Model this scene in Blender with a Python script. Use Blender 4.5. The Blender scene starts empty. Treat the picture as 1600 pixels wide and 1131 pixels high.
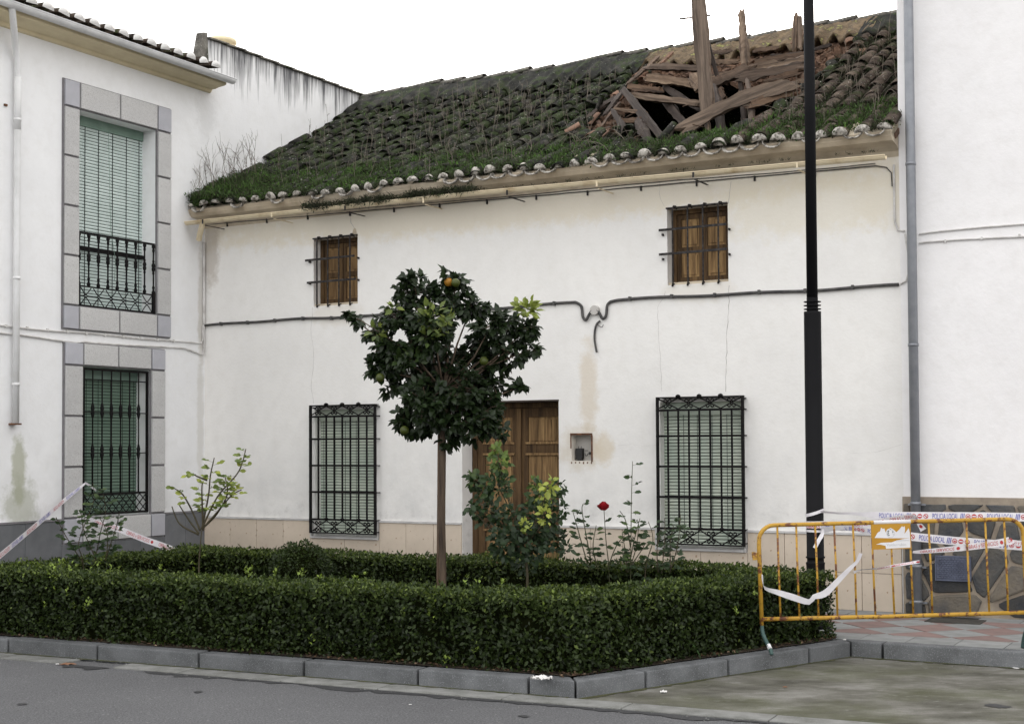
import bpy, bmesh, math, random
import numpy as np
from mathutils import Vector, Matrix
random.seed(7); RNG = np.random.default_rng(11)
SC = bpy.context.scene
COL = SC.collection
R = math.radians

# ------------------------------------------------------------------ camera, sky, sun, exposure
CAM_POS = (0.0, 0.0, 1.7); PITCH = R(1.83); ROLL = .0055; FOCAL = 2190.0
cd = bpy.data.cameras.new('camera'); cam = bpy.data.objects.new('camera', cd); COL.objects.link(cam)
cam.location = CAM_POS; cam.rotation_euler = (math.pi/2 + PITCH, ROLL, 0)
cd.sensor_fit = 'HORIZONTAL'; cd.sensor_width = 36; cd.lens = FOCAL/1600*36; cd.shift_y = .0375
cd.clip_start = .1; cd.clip_end = 3000
SC.camera = cam
SUN_EL, SUN_AZ = R(17), R(14)            # low sun behind the houses: the street lies in open shade
world = bpy.data.worlds.new('World'); SC.world = world; world.use_nodes = True
wn = world.node_tree; wn.nodes.clear()
sky = wn.nodes.new('ShaderNodeTexSky'); sky.sky_type = 'NISHITA'; sky.sun_disc = False
sky.sun_elevation = SUN_EL; sky.sun_rotation = SUN_AZ
sky.air_density = 1.0; sky.dust_density = 3.0; sky.ozone_density = 1.0
hs = wn.nodes.new('ShaderNodeHueSaturation'); hs.inputs['Saturation'].default_value = .22
bg = wn.nodes.new('ShaderNodeBackground'); bg.inputs['Strength'].default_value = .15
wo = wn.nodes.new('ShaderNodeOutputWorld')
veil = wn.nodes.new('ShaderNodeMix'); veil.data_type = 'RGBA'; veil.inputs[0].default_value = .82; veil.inputs[7].default_value = (3.83, 3.79, 3.78, 1)   # even white cloud veil over the whole sky
wn.links.new(sky.outputs[0], hs.inputs['Color']); wn.links.new(hs.outputs[0], veil.inputs[6]); wn.links.new(veil.outputs[2], bg.inputs['Color']); wn.links.new(bg.outputs[0], wo.inputs['Surface'])
sl = bpy.data.lights.new('sun', 'SUN'); sl.energy = 2.0; sl.angle = R(.6); sl.color = (1, .86, .66)
sun = bpy.data.objects.new('sun', sl); COL.objects.link(sun)
sd = Vector((math.sin(SUN_AZ)*math.cos(SUN_EL), math.cos(SUN_AZ)*math.cos(SUN_EL), math.sin(SUN_EL)))
sun.rotation_euler = (-sd).to_track_quat('-Z', 'Y').to_euler()
SC.view_settings.view_transform = 'Standard'; SC.view_settings.look = 'None'
SC.view_settings.exposure = 1.88; SC.view_settings.gamma = 1.0
SC.view_settings.use_curve_mapping = False
SC.render.resolution_x = 1024; SC.render.resolution_y = 723

# ------------------------------------------------------------------ survey helpers (sight line -> point at a known depth)
def _rx(a): c, s = math.cos(a), math.sin(a); return np.array([[1,0,0],[0,c,-s],[0,s,c]])
def _ry(a): c, s = math.cos(a), math.sin(a); return np.array([[c,0,s],[0,1,0],[-s,0,c]])
CM = _ry(ROLL) @ _rx(math.pi/2 + PITCH); C0 = np.array(CAM_POS)
def _plane(px, py, o, n):
    d = CM @ np.array([(px-800)/FOCAL, -(py-60-565.5)/FOCAL, -1.0]); t = np.dot(np.array(o)-C0, n)/np.dot(d, n); return C0 + t*d
def at(px, py, Y): return Vector(_plane(px, py, (0, Y, 0), np.array([0, 1., 0])))
HA = R(29.2); U = np.array([math.cos(HA), -math.sin(HA), 0]); NN = np.array([math.sin(HA), math.cos(HA), 0]); H0 = np.array([-4.08, 18.6, 0])
def hl(px, py, y):
    p = _plane(px, py, H0 + NN*y, NN) - H0; return Vector((float(p@U), float(y), float(p[2])))
def hw(u, y, z): return Vector(H0 + U*u + NN*y + np.array([0, 0, z]))
def dist_cam(u, y, z): return (hw(u, y, z) - Vector(CAM_POS)).length

# ------------------------------------------------------------------ mesh helpers
class MB:
    def __init__(s): s.v = []; s.f = []
    def add(s, vs, fs):
        o = len(s.v); s.v += [tuple(p) for p in vs]; s.f += [tuple(i+o for i in f) for f in fs]; return s
    def box(s, x0, x1, y0, y1, z0, z1):
        return s.add([(x0,y0,z0),(x1,y0,z0),(x1,y1,z0),(x0,y1,z0),(x0,y0,z1),(x1,y0,z1),(x1,y1,z1),(x0,y1,z1)],
                     [(0,3,2,1),(4,5,6,7),(0,1,5,4),(1,2,6,5),(2,3,7,6),(3,0,4,7)])
    def tube(s, pts, r, n=8, caps=True):
        pts = [Vector(p) for p in pts]; rs = r if isinstance(r, (list, tuple)) else [r]*len(pts)
        rings = []; up = None
        for i, p in enumerate(pts):
            d = (pts[min(i+1, len(pts)-1)] - pts[max(i-1, 0)])
            d = d.normalized() if d.length > 1e-9 else Vector((0,0,1))
            if up is None:
                up = Vector((0,0,1)) if abs(d.z) < .9 else Vector((1,0,0))
            a = d.cross(up)
            if a.length < 1e-6: a = d.cross(Vector((0,1,0)))
            a.normalize(); b = a.cross(d); up = b
            rings.append([p + (a*math.cos(2*math.pi*k/n) + b*math.sin(2*math.pi*k/n))*rs[i] for k in range(n)])
        vs = [q for ring in rings for q in ring]; fs = []
        for i in range(len(pts)-1):
            for k in range(n):
                fs.append((i*n+k, i*n+(k+1)%n, (i+1)*n+(k+1)%n, (i+1)*n+k))
        if caps: fs.append(tuple(range(n-1, -1, -1))); fs.append(tuple((len(pts)-1)*n+k for k in range(n)))
        return s.add(vs, fs)
    def lathe(s, prof, c=(0,0,0), n=16):
        vs = []; fs = []
        for r, z in prof:
            for k in range(n):
                a = 2*math.pi*k/n; vs.append((c[0]+r*math.cos(a), c[1]+r*math.sin(a), c[2]+z))
        for i in range(len(prof)-1):
            for k in range(n): fs.append((i*n+k, i*n+(k+1)%n, (i+1)*n+(k+1)%n, (i+1)*n+k))
        fs.append(tuple(range(n-1,-1,-1))); fs.append(tuple((len(prof)-1)*n+k for k in range(n)))
        return s.add(vs, fs)
    def prism(s, poly, a, b, fn):                       # poly (p,q); fn(p,q,t) -> xyz; t = a (front), b (back)
        n = len(poly); vs = [fn(p, q, a) for p, q in poly] + [fn(p, q, b) for p, q in poly]
        fs = [tuple(range(n)), tuple(range(2*n-1, n-1, -1))] + [(i, (i+1)%n, (i+1)%n+n, i+n) for i in range(n)]
        return s.add(vs, fs)
    def sweep(s, prof, x0, x1):                         # closed profile (y,z) along x
        n = len(prof); vs = [(x0, y, z) for y, z in prof] + [(x1, y, z) for y, z in prof]
        return s.add(vs, [tuple(range(n)), tuple(range(2*n-1, n-1, -1))] + [(i, i+n, (i+1)%n+n, (i+1)%n) for i in range(n)])
    def mesh(s, name='m', smooth=False, fix=True):
        m = bpy.data.meshes.new(name); m.from_pydata(s.v, [], s.f)
        if fix:
            b = bmesh.new(); b.from_mesh(m); bmesh.ops.recalc_face_normals(b, faces=b.faces); b.to_mesh(m); b.free()
        if smooth: m.polygons.foreach_set('use_smooth', [True]*len(m.polygons))
        m.update(); return m
    def build(s, name, mat, parent=None, smooth=False, kind=None, fix=True):
        return part(name, s.mesh(name, smooth, fix), mat, parent, kind=kind)
def part(name, mesh, mat, parent=None, loc=None, rot=None, kind=None, scale=None):
    if mat and not mesh.materials: mesh.materials.append(mat)
    o = bpy.data.objects.new(name, mesh); COL.objects.link(o)
    if parent: o.parent = parent
    if loc is not None: o.location = loc
    if rot is not None: o.rotation_euler = rot
    if scale is not None: o.scale = scale
    if kind: o['kind'] = kind
    return o
def tag(o, label, cat, group=None, kind=None):
    o['label'] = label; o['category'] = cat
    if group: o['group'] = group
    if kind: o['kind'] = kind
    return o
def empty(name, loc=(0,0,0), rz=0, label=None, cat=None, parent=None, group=None):
    o = bpy.data.objects.new(name, None); COL.objects.link(o); o.location = loc; o.rotation_euler = (0, 0, rz); o.empty_display_size = .1
    if parent: o.parent = parent
    if label: tag(o, label, cat, group)
    return o
def struct(o): o['kind'] = 'structure'; return o
def bevbox(sx, sy, sz, b=.008, name='slab', warp=0):
    bm = bmesh.new(); bmesh.ops.create_cube(bm, size=1)
    for v in bm.verts: v.co = Vector((v.co.x*sx + random.uniform(-warp, warp), v.co.y*sy + random.uniform(-warp, warp), v.co.z*sz + random.uniform(-warp, warp)))
    bmesh.ops.bevel(bm, geom=bm.edges[:], offset=b, segments=1, affect='EDGES')
    m = bpy.data.meshes.new(name); bm.to_mesh(m); bm.free(); return m
def inpoly(x, y, P):
    c = False; n = len(P)
    for i in range(n):
        x1, y1 = P[i]; x2, y2 = P[i-1]
        if (y1 > y) != (y2 > y) and x < (x2-x1)*(y-y1)/(y2-y1)+x1: c = not c
    return c
def clip(poly, a, b, c):                                # keep a*x+b*y <= c
    out = []
    for i in range(len(poly)):
        p, q = poly[i-1], poly[i]; dp, dq = a*p[0]+b*p[1]-c, a*q[0]+b*q[1]-c
        if (dp <= 0) != (dq <= 0): t = dp/(dp-dq); out.append((p[0]+(q[0]-p[0])*t, p[1]+(q[1]-p[1])*t))
        if dq <= 0: out.append(q)
    return out
def inset(poly, d):
    n = len(poly); A = sum(poly[i-1][0]*poly[i][1]-poly[i][0]*poly[i-1][1] for i in range(n)); s = 1 if A > 0 else -1; out = poly
    for i in range(n):
        p, q = poly[i-1], poly[i]; ex, ey = q[0]-p[0], q[1]-p[1]; l = math.hypot(ex, ey)
        if l < 1e-6: continue
        nx, ny = s*ey/l, -s*ex/l; out = clip(out, nx, ny, nx*p[0]+ny*p[1]-d)
        if len(out) < 3: return []
    return out
def smooth_path(pts, n=8):
    P = [Vector(p) for p in pts]; out = []
    for i in range(len(P)-1):
        a, b, c, d = P[max(i-1,0)], P[i], P[i+1], P[min(i+2, len(P)-1)]
        for k in range(n):
            t = k/n; out.append(.5*((2*b) + (c-a)*t + (2*a-5*b+4*c-d)*t*t + (-a+3*b-3*c+d)*t**3))
    out.append(P[-1]); return out

# ------------------------------------------------------------------ materials
class NT:
    def __init__(s, name):
        s.m = bpy.data.materials.new(name); s.m.use_nodes = True; s.t = s.m.node_tree; s.b = s.t.nodes['Principled BSDF']
        s.tc = s.t.nodes.new('ShaderNodeTexCoord')
    def n(s, ty, **kw):
        x = s.t.nodes.new(ty)
        for k, v in kw.items():
            if hasattr(x, k) and k not in x.inputs: setattr(x, k, v)
            else: x.inputs[k].default_value = v
        return x
    def l(s, a, b): s.t.links.new(a, b)
    def coord(s, scale=(1,1,1), out='Object', loc=(0,0,0), rot=(0,0,0)):
        mp = s.n('ShaderNodeMapping'); mp.inputs['Scale'].default_value = scale; mp.inputs['Location'].default_value = loc; mp.inputs['Rotation'].default_value = rot
        s.l(s.tc.outputs[out], mp.inputs[0]); return mp.outputs[0]
    def noise(s, scale, co=None, detail=5, rough=.55, dist=0):
        x = s.n('ShaderNodeTexNoise'); x.inputs['Scale'].default_value = scale; x.inputs['Detail'].default_value = detail; x.inputs['Roughness'].default_value = rough; x.inputs['Distortion'].default_value = dist
        s.l(co if co is not None else s.tc.outputs['Object'], x.inputs['Vector']); return x.outputs['Fac']
    def ramp(s, fac, stops, interp='LINEAR'):
        x = s.n('ShaderNodeValToRGB'); e = x.color_ramp.elements; x.color_ramp.interpolation = interp
        while len(e) < len(stops): e.new(.5)
        for k, (p, c) in enumerate(stops): e[k].position = p; e[k].color = (*c, 1) if len(c) == 3 else c
        s.l(fac, x.inputs[0]); return x.outputs[0]
    def gray(s, fac, lo, hi, a=0., b=1.): return s.ramp(fac, [(lo, (a,a,a)), (hi, (b,b,b))])
    def mix(s, fac, a, b, mode='MIX'):
        x = s.n('ShaderNodeMix', data_type='RGBA', blend_type=mode)
        for sock, val in ((x.inputs[0], fac), (x.inputs[6], a), (x.inputs[7], b)):
            if isinstance(val, (int, float)): sock.default_value = val
            elif isinstance(val, tuple): sock.default_value = (*val, 1) if len(val) == 3 else val
            else: s.l(val, sock)
        return x.outputs[2]
    def math(s, op, a, b=0.):
        x = s.n('ShaderNodeMath', operation=op)
        for i, val in enumerate((a, b)):
            if isinstance(val, (int, float)): x.inputs[i].default_value = val
            else: s.l(val, x.inputs[i])
        return x.outputs[0]
    def done(s, col, rough=.8, bump=None, bstr=.3, bdist=.01, spec=.3):
        if isinstance(col, tuple): s.b.inputs['Base Color'].default_value = (*col, 1)
        else: s.l(col, s.b.inputs['Base Color'])
        if isinstance(rough, (int, float)): s.b.inputs['Roughness'].default_value = rough
        else: s.l(rough, s.b.inputs['Roughness'])
        s.b.inputs['Specular IOR Level'].default_value = spec
        if bump is not None:
            x = s.n('ShaderNodeBump'); x.inputs['Strength'].default_value = bstr; x.inputs['Distance'].default_value = bdist
            s.l(bump, x.inputs['Height']); s.l(x.outputs[0], s.b.inputs['Normal'])
        return s.m
def simple(name, c1, c2=None, scale=6, rough=.8, bump=.3, bscale=60, bdist=.006, spec=.3, sc=(1,1,1), rnd=0, lo=.35, hi=.68, speck=None, metal=0):
    k = NT(name); co = k.coord(sc)
    c2 = c2 or tuple(v*.75 for v in c1)
    col = k.ramp(k.noise(scale, co), [(lo, c1), (hi, c2)])
    if speck:
        col = k.mix(k.gray(k.noise(speck[0], co, 2), speck[1], speck[1]+.06), col, speck[2])
    if rnd:
        oi = k.n('ShaderNodeObjectInfo'); f = k.math('ADD', k.math('MULTIPLY', oi.outputs['Random'], 2*rnd), 1-rnd)
        g = k.n('ShaderNodeCombineColor'); [k.l(f, g.inputs[i]) for i in range(3)]
        col = k.mix(1.0, col, g.outputs[0], 'MULTIPLY')
    k.b.inputs['Metallic'].default_value = metal
    return k.done(col, rough, k.noise(bscale, co, 6) if bump else None, bump, bdist, spec)

def plaster(name, base, stains=(), streak=None, dirt_low=True, seed=0):
    """painted lime plaster; stains: (x, z, rx, rz, colour, strength); streak: (ztop, length)"""
    k = NT(name); co = k.coord(loc=(seed, seed*.7, 0)); big = k.noise(.9, co, 6, .6)
    col = k.ramp(big, [(.3, tuple(v*1.03 for v in base)), (.72, tuple(v*f for v, f in zip(base, (.93, .93, .935))))])
    col = k.mix(k.gray(k.noise(7, co, 7, .65), .45, .75, 0, .42), col, tuple(v*f for v, f in zip(base, (.86, .85, .83))))
    sep = k.n('ShaderNodeSeparateXYZ'); k.l(k.tc.outputs['Object'], sep.inputs[0]); X, Z = sep.outputs[0], sep.outputs[2]
    if dirt_low:
        f = k.n('ShaderNodeMapRange'); k.l(Z, f.inputs[0]); f.inputs[1].default_value = 2.1; f.inputs[2].default_value = .6
        g = k.math('MULTIPLY', f.outputs[0], k.gray(k.noise(2.2, co, 6, .62), .4, .7)); col = k.mix(k.math('MULTIPLY', g, .5), col, (.47, .47, .465))
        f2 = k.n('ShaderNodeMapRange'); k.l(Z, f2.inputs[0]); f2.inputs[1].default_value = 1.15; f2.inputs[2].default_value = .75
        g2 = k.math('MULTIPLY', f2.outputs[0], k.gray(k.noise(9, co, 6, .7), .52, .72)); col = k.mix(k.math('MULTIPLY', g2, .45), col, (.30, .29, .26))
    for (x, z, rx, rz, c, st) in stains:
        dx = k.math('DIVIDE', k.math('SUBTRACT', X, x), rx); dz = k.math('DIVIDE', k.math('SUBTRACT', Z, z), rz)
        d = k.math('SQRT', k.math('ADD', k.math('MULTIPLY', dx, dx), k.math('MULTIPLY', dz, dz)))
        d = k.math('ADD', d, k.math('MULTIPLY', k.math('SUBTRACT', k.noise(6, co, 6, .7), .5), 1.5))
        col = k.mix(k.math('MULTIPLY', k.gray(d, .55, 1.0, 1., 0.), st), col, c)
    if streak:
        zt, ln, thr = streak
        s1 = k.noise(1, k.coord((7.5, 7.5, .55)), 5, .65); s2 = k.noise(1, k.coord((22, 22, .9)), 4, .6)
        f = k.n('ShaderNodeMapRange'); k.l(Z, f.inputs[0]); f.inputs[1].default_value = zt-ln; f.inputs[2].default_value = zt
        v = k.math('ADD', k.math('MULTIPLY', s1, .65), k.math('MULTIPLY', s2, .35))
        v = k.math('ADD', v, k.math('MULTIPLY', f.outputs[0], .28))
        col = k.mix(k.math('MULTIPLY', k.gray(v, thr, thr+.16), k.gray(f.outputs[0], 0, .25)), col, (.13, .13, .135))
        edge = k.math('MULTIPLY', k.gray(f.outputs[0], .93, .99), k.gray(k.noise(9, co), .38, .6)); col = k.mix(k.math('MULTIPLY', edge, .8), col, (.07, .07, .07))
    bump = k.math('ADD', k.noise(3, co, 4), k.math('MULTIPLY', k.noise(28, co, 6), .5))
    return k.done(col, .92, bump, .4, .012, .12)

def wood(name, c1, c2, c3, axis=0, rough=.75, gs=1., gray=0.):
    k = NT(name); sc = [14*gs]*3; sc[axis] = .9*gs; co = k.coord(tuple(sc)); oi = k.n('ShaderNodeObjectInfo')
    add = k.n('ShaderNodeVectorMath', operation='ADD'); k.l(co, add.inputs[0]); k.l(oi.outputs['Random'], add.inputs[1]); v = k.n('ShaderNodeVectorMath', operation='MULTIPLY_ADD')
    v.inputs[1].default_value = (37, 37, 37); cb = k.n('ShaderNodeCombineXYZ'); [k.l(oi.outputs['Random'], cb.inputs[i]) for i in range(3)]
    k.l(cb.outputs[0], v.inputs[0]); k.l(co, v.inputs[2])
    g = k.noise(1.6, v.outputs[0], 8, .65, .6); h = k.noise(.35, v.outputs[0], 4, .6)
    col = k.mix(k.gray(h, .42, .62), k.ramp(g, [(.32, c1), (.5, c2), (.66, c3)]), k.ramp(g, [(.3, c2), (.7, tuple(x*.6 for x in c3))]))
    if gray: col = k.mix(k.math('MULTIPLY', oi.outputs['Random'], gray), col, k.ramp(g, [(.32, (.24, .215, .19)), (.6, (.10, .09, .08))]))
    return k.done(col, rough, g, .9, .012, .2)

def leafmat(name, stops, rough=.42, trans=.25, spec=.4):
    k = NT(name); a = k.n('ShaderNodeAttribute', attribute_name='tint')
    col = k.ramp(a.outputs['Fac'], stops); k.done(col, rough, spec=spec)
    tr = k.n('ShaderNodeBsdfTranslucent'); k.l(col, tr.inputs[0]); mx = k.n('ShaderNodeMixShader'); mx.inputs[0].default_value = trans
    k.l(k.b.outputs[0], mx.inputs[1]); k.l(tr.outputs[0], mx.inputs[2]); k.l(mx.outputs[0], k.t.nodes['Material Output'].inputs[0]); return k.m

def tilemat(name, c_dark, c_mid, c_light, moss=.5, lich=.66):
    k = NT(name); oi = k.n('ShaderNodeObjectInfo'); cb = k.n('ShaderNodeCombineXYZ'); [k.l(oi.outputs['Random'], cb.inputs[i]) for i in range(3)]
    v = k.n('ShaderNodeVectorMath', operation='MULTIPLY_ADD'); v.inputs[1].default_value = (17, 17, 17); k.l(cb.outputs[0], v.inputs[0]); k.l(k.tc.outputs['Object'], v.inputs[2]); co = v.outputs[0]
    col = k.ramp(k.noise(6, co, 7, .65), [(.3, c_dark), (.52, c_mid), (.75, c_light)])
    col = k.mix(k.gray(k.noise(5, co, 6, .65), moss, moss+.12, 0, .8), col, (.035, .05, .018))
    col = k.mix(k.gray(k.noise(38, co, 3, .5), lich, lich+.05, 0, .8), col, (.42, .42, .37))
    col = k.mix(k.gray(k.noise(11, co, 6, .7), lich+.01, lich+.09, 0, .7), col, (.30, .29, .25))
    f = k.math('ADD', k.math('MULTIPLY', oi.outputs['Random'], .5), k.math('MULTIPLY', k.noise(2.7, k.tc.outputs['Object'], 2), .9)); g = k.n('ShaderNodeCombineColor'); f = k.math('ADD', f, .3); [k.l(f, g.inputs[i]) for i in range(3)]; col = k.mix(1., col, g.outputs[0], 'MULTIPLY')
    return k.done(col, .92, k.noise(40, co, 6, .7), .7, .01, .15)

M = {}
W_ORANGE = (.50, .40, .27)
M['wall_house'] = plaster('house_plaster', (.825, .81, .78), stains=[
    (5.67, 2.35, .14, .62, (.62,.52,.38), .5), (5.57, 1.66, .34, .32, (.60,.53,.42), .55), (5.85, 1.66, .17, .22, (.64,.55,.41), .6), (4.6, 4.5, 7, .33, (.70,.62,.46), .55), (9.1, 4.3, .5, .5, (.66,.6,.5), .4), (.1, 4.3, .18, .6, (.42,.37,.31), .6), (8.3, 4.2, 1.6, .4, (.72,.66,.52), .5), (2.15, 3.36, .5, .2, (.66,.6,.5), .35), (7, 3.36, .5, .16, (.66,.6,.5), .35)])
M['wall_left'] = plaster('left_plaster', (.83, .83, .83), stains=[(-3.10, 1.45, .12, .55, (.27,.28,.15), .6), (-3.08, 1.05, .3, .35, (.36,.37,.28), .6), (-.06, 3.6, .09, 1.0, (.50,.46,.40), .55), (-.08, 2.1, .08, 1.3, (.55,.53,.48), .5), (.02, 6.15, .25, .4, (.5,.49,.48), .3)], streak=(7.2, .85, .64), seed=4)
M['wall_right'] = plaster('right_plaster', (.82, .805, .80), dirt_low=False, seed=9)
M['cream'] = simple('cornice_cream', (.78, .68, .46), (.70, .60, .40), 4, .8, .2)
M['cream2'] = simple('eave_mortar', (.60, .52, .40), (.42, .35, .26), 5, .9, .5, 30)
M['gutter_beige'] = simple('gutter_beige', (.68, .58, .40), (.45, .33, .18), 5, .45, .1, 30, lo=.5, hi=.72)
M['gutter_white'] = simple('gutter_white', (.74, .74, .74), (.6, .6, .6), 5, .4, .05, 30)
M['pipe_white'] = simple('pipe_white', (.78, .78, .78), (.68, .68, .67), 5, .5, .05, 30)
M['pipe_grey'] = simple('pipe_zinc', (.27, .28, .30), (.22, .23, .25), 9, .5, .1, 60, metal=.3)
M['granite'] = simple('granite_light', (.55, .545, .535), (.49, .485, .48), 3, .7, .1, 90, rnd=.05, speck=(160, .56, (.33, .32, .31)))
M['slate'] = simple('corner_stone', (.44, .44, .472), (.38, .38, .41), 5, .6, .1, 60, rnd=.06)
M['joint'] = simple('joint_dark', (.20, .19, .20), (.15, .15, .15), 8)
M['plinth_grey'] = simple('plinth_grey', (.17, .175, .185), (.11, .115, .12), 3, .75, .2, 60, rnd=.08)
M['terrazzo'] = simple('terrazzo_beige', (.62, .53, .43), (.54, .46, .37), 3, .6, .05, 60, rnd=.05, speck=(26, .66, (.38, .27, .19)))
M['marble'] = simple('marble_trim', (.60, .59, .58), (.48, .47, .46), 7, .6, .1)
M['iron'] = simple('wrought_iron', (.006, .006, .007), (.014, .012, .011), 20, .6, .2, 80, spec=.10)
M['iron_old'] = simple('old_iron', (.028, .026, .026), (.09, .08, .075), 30, .7, .3, 80, spec=.15, lo=.45, hi=.75)
M['blind'] = simple('blind_green', (.58, .665, .635), (.50, .585, .555), 4, .5, 0)
M['blind_low'] = simple('blind_green_old', (.60, .65, .55), (.46, .53, .45), 2.5, .5, 0)
M['blind_left'] = simple('blind_green_dark', (.17, .245, .19), (.125, .195, .145), 3, .5, 0)
M['blind_gap'] = simple('blind_gap', (.014, .022, .018), (.025, .035, .028), 4)
M['blind_box'] = simple('blind_box_green', (.20, .285, .235), (.16, .24, .195), 4, .5, .1)
M['door'] = wood('door_wood', (.17, .105, .048), (.105, .062, .029), (.04, .024, .013), 2)
M['door_lite'] = wood('door_panel_wood', (.40, .265, .12), (.26, .16, .073), (.085, .05, .024), 2)
M['beam'] = wood('weathered_beam', (.19, .125, .08), (.11, .07, .047), (.035, .024, .018), 0, gray=.3)
M['beam_lite'] = wood('split_beam', (.31, .225, .152), (.19, .128, .085), (.06, .04, .028), 0, gray=.3)
M['beam_dark'] = wood('old_dark_beam', (.085, .066, .054), (.055, .042, .035), (.028, .021, .018), 0)
M['earth'] = simple('clay_bedding', (.19, .115, .075), (.085, .055, .042), 5, .95, .9, 25, .03)
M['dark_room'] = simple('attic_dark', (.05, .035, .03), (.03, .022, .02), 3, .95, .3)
M['tile'] = tilemat('clay_tile_weathered', (.008, .008, .008), (.028, .027, .024), (.12, .11, .095), .46, .655)
M['tile_side'] = tilemat('clay_tile_right', (.022, .018, .016), (.075, .058, .047), (.21, .165, .13), .53, .655)
M['tile_red'] = simple('broken_clay', (.27, .165, .115), (.17, .105, .075), 12, .9, .4, rnd=.3)
M['ridge_dark'] = tilemat('ridge_mortar_lichen', (.009, .009, .009), (.026, .026, .023), (.075, .07, .06), .50, .69)
M['ridge_mortar'] = simple('ridge_mortar_bare', (.19, .14, .085), (.05, .038, .029), 9, .95, .9, 25, .03, speck=(9, .6, (.22, .21, .08)))
M['ridge_cap'] = tilemat('ridge_cap_tile', (.05, .05, .045), (.14, .13, .115), (.26, .25, .22), .55, .64)
def plugmat():
    k = NT('whitewashed_end'); oi = k.n('ShaderNodeObjectInfo'); cb = k.n('ShaderNodeCombineXYZ'); [k.l(oi.outputs['Random'], cb.inputs[i]) for i in range(3)]
    v = k.n('ShaderNodeVectorMath', operation='MULTIPLY_ADD'); v.inputs[1].default_value = (23, 23, 23); k.l(cb.outputs[0], v.inputs[0]); k.l(k.tc.outputs['Object'], v.inputs[2])
    col = k.mix(k.gray(k.noise(16, v.outputs[0], 7, .75), .44, .58), (.52, .49, .44), (.09, .078, .065)); return k.done(col, .95, k.noise(50, v.outputs[0]), .6, .01)
M['plug'] = plugmat(); M['plug_left'] = simple('white_tile_end', (.72, .71, .69), (.5, .48, .46), 30, .95, .5, lo=.5, hi=.75)
M['black_cable'] = simple('black_cable', (.045, .045, .045), (.10, .095, .09), 12, .6, .1)
M['white_cable'] = simple('painted_cable', (.66, .65, .63), (.45, .43, .41), 9, .7, .1)
M['box_white'] = simple('meter_box_grey', (.52, .50, .47), (.40, .38, .35), 5, .7, .1)
M['rust'] = simple('rust', (.18, .085, .045), (.06, .03, .022), 20, .9, .6)
M['black_plastic'] = simple('black_plastic', (.02, .02, .02), (.03, .03, .03), 20, .5, 0)
M['lamp'] = simple('lamp_post_black', (.008, .008, .009), (.010, .010, .011), 3, .5, .02, spec=.07)
M['crack'] = simple('crack_shadow', (.34, .32, .30), (.5, .48, .45), 8, 1, 0)
M['stone_mortar'] = simple('stone_mortar', (.33, .28, .22), (.24, .20, .16), 9, .95, .7, 30)
M['stone'] = simple('dark_slate_stone', (.050, .054, .060), (.095, .088, .076), 4, .75, .6, 22, .02, rnd=.35)
M['stone_b'] = simple('brown_slate_stone', (.16, .135, .10), (.085, .08, .075), 4, .8, .6, 22, .02, rnd=.25)
M['vent'] = simple('vent_blue_grey', (.12, .135, .19), (.08, .09, .13), 14, .5, .1)
def roadmat():
    k = NT('asphalt'); co = k.coord()
    col = k.ramp(k.noise(.55, co, 6, .6), [(.3, (.096, .096, .099)), (.7, (.118, .118, .121))])
    col = k.mix(k.gray(k.noise(75, co, 3, .7), .36, .64), k.mix(1., col, (.62, .62, .62), 'MULTIPLY'), k.mix(1., col, (1.38, 1.38, 1.38), 'MULTIPLY'))
    col = k.mix(k.gray(k.noise(48, co, 1), .70, .74, 0, .6), col, (.27, .27, .26))
    col = k.mix(k.gray(k.noise(1, k.coord((2.2, 9, 1), rot=(0, 0, R(25))), 5, .7), .66, .72, 0, .5), col, (.05, .05, .052))
    return k.done(col, .9, k.noise(220, co, 3), .6, .006, .25)
M['asphalt'] = roadmat()
M['wet'] = simple('damp_asphalt', (.035, .035, .037), (.045, .045, .046), 40, .6, .5, 200, .004)
def padmat():
    k = NT('mossy_concrete'); co = k.coord(); st = k.coord((1.2, 2.1, 1), rot=(0, 0, R(12)))
    col = k.ramp(k.noise(1.6, st, 8, .62), [(.34, (.07, .068, .054)), (.5, (.13, .125, .107)), (.66, (.215, .21, .19))])
    col = k.mix(k.gray(k.noise(.9, co, 7, .65), .44, .66, 0, .75), col, (.075, .08, .038))
    col = k.mix(k.gray(k.noise(5, st, 7, .7), .60, .72, 0, .7), col, (.25, .245, .225))
    col = k.mix(k.gray(k.noise(130, co, 2), .35, .7), k.mix(1., col, (.82, .82, .82), 'MULTIPLY'), k.mix(1., col, (1.15, 1.15, 1.15), 'MULTIPLY'))
    return k.done(col, .9, k.noise(120, co, 4), .5, .006, .2)
M['pad'] = padmat()
M['moss'] = simple('moss', (.045, .055, .016), (.09, .085, .045), 30, 1, .8, 80, .01)
M['kerb'] = simple('granite_kerb', (.145, .15, .155), (.068, .071, .072), 4, .85, .6, 90, .008, rnd=.14, speck=(150, .60, (.23, .235, .245)), lo=.36, hi=.8, spec=.15)
M['strip'] = simple('gutter_slab', (.225, .225, .215), (.13, .132, .12), 6, .9, .6, 60, .01, rnd=.08, speck=(150, .62, (.27, .27, .26)))
M['pav_grey'] = simple('paving_grey', (.27, .275, .27), (.19, .195, .19), 5, .85, .2, 60, rnd=.08)
M['pav_pink'] = simple('paving_pink', (.245, .165, .15), (.185, .135, .123), 6, .85, .2, 60, rnd=.1)
M['pav_joint'] = simple('paving_joint', (.055, .05, .045), (.03, .03, .028), 20, 1)
M['soil'] = simple('planter_soil', (.035, .026, .018), (.06, .045, .03), 20, 1, .9, 60, .03)
M['bark'] = wood('orange_bark', (.17, .125, .088), (.11, .08, .056), (.05, .036, .028), 2)
M['stake'] = wood('wood_stake', (.20, .145, .10), (.14, .095, .065), (.07, .05, .035), 2)
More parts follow.
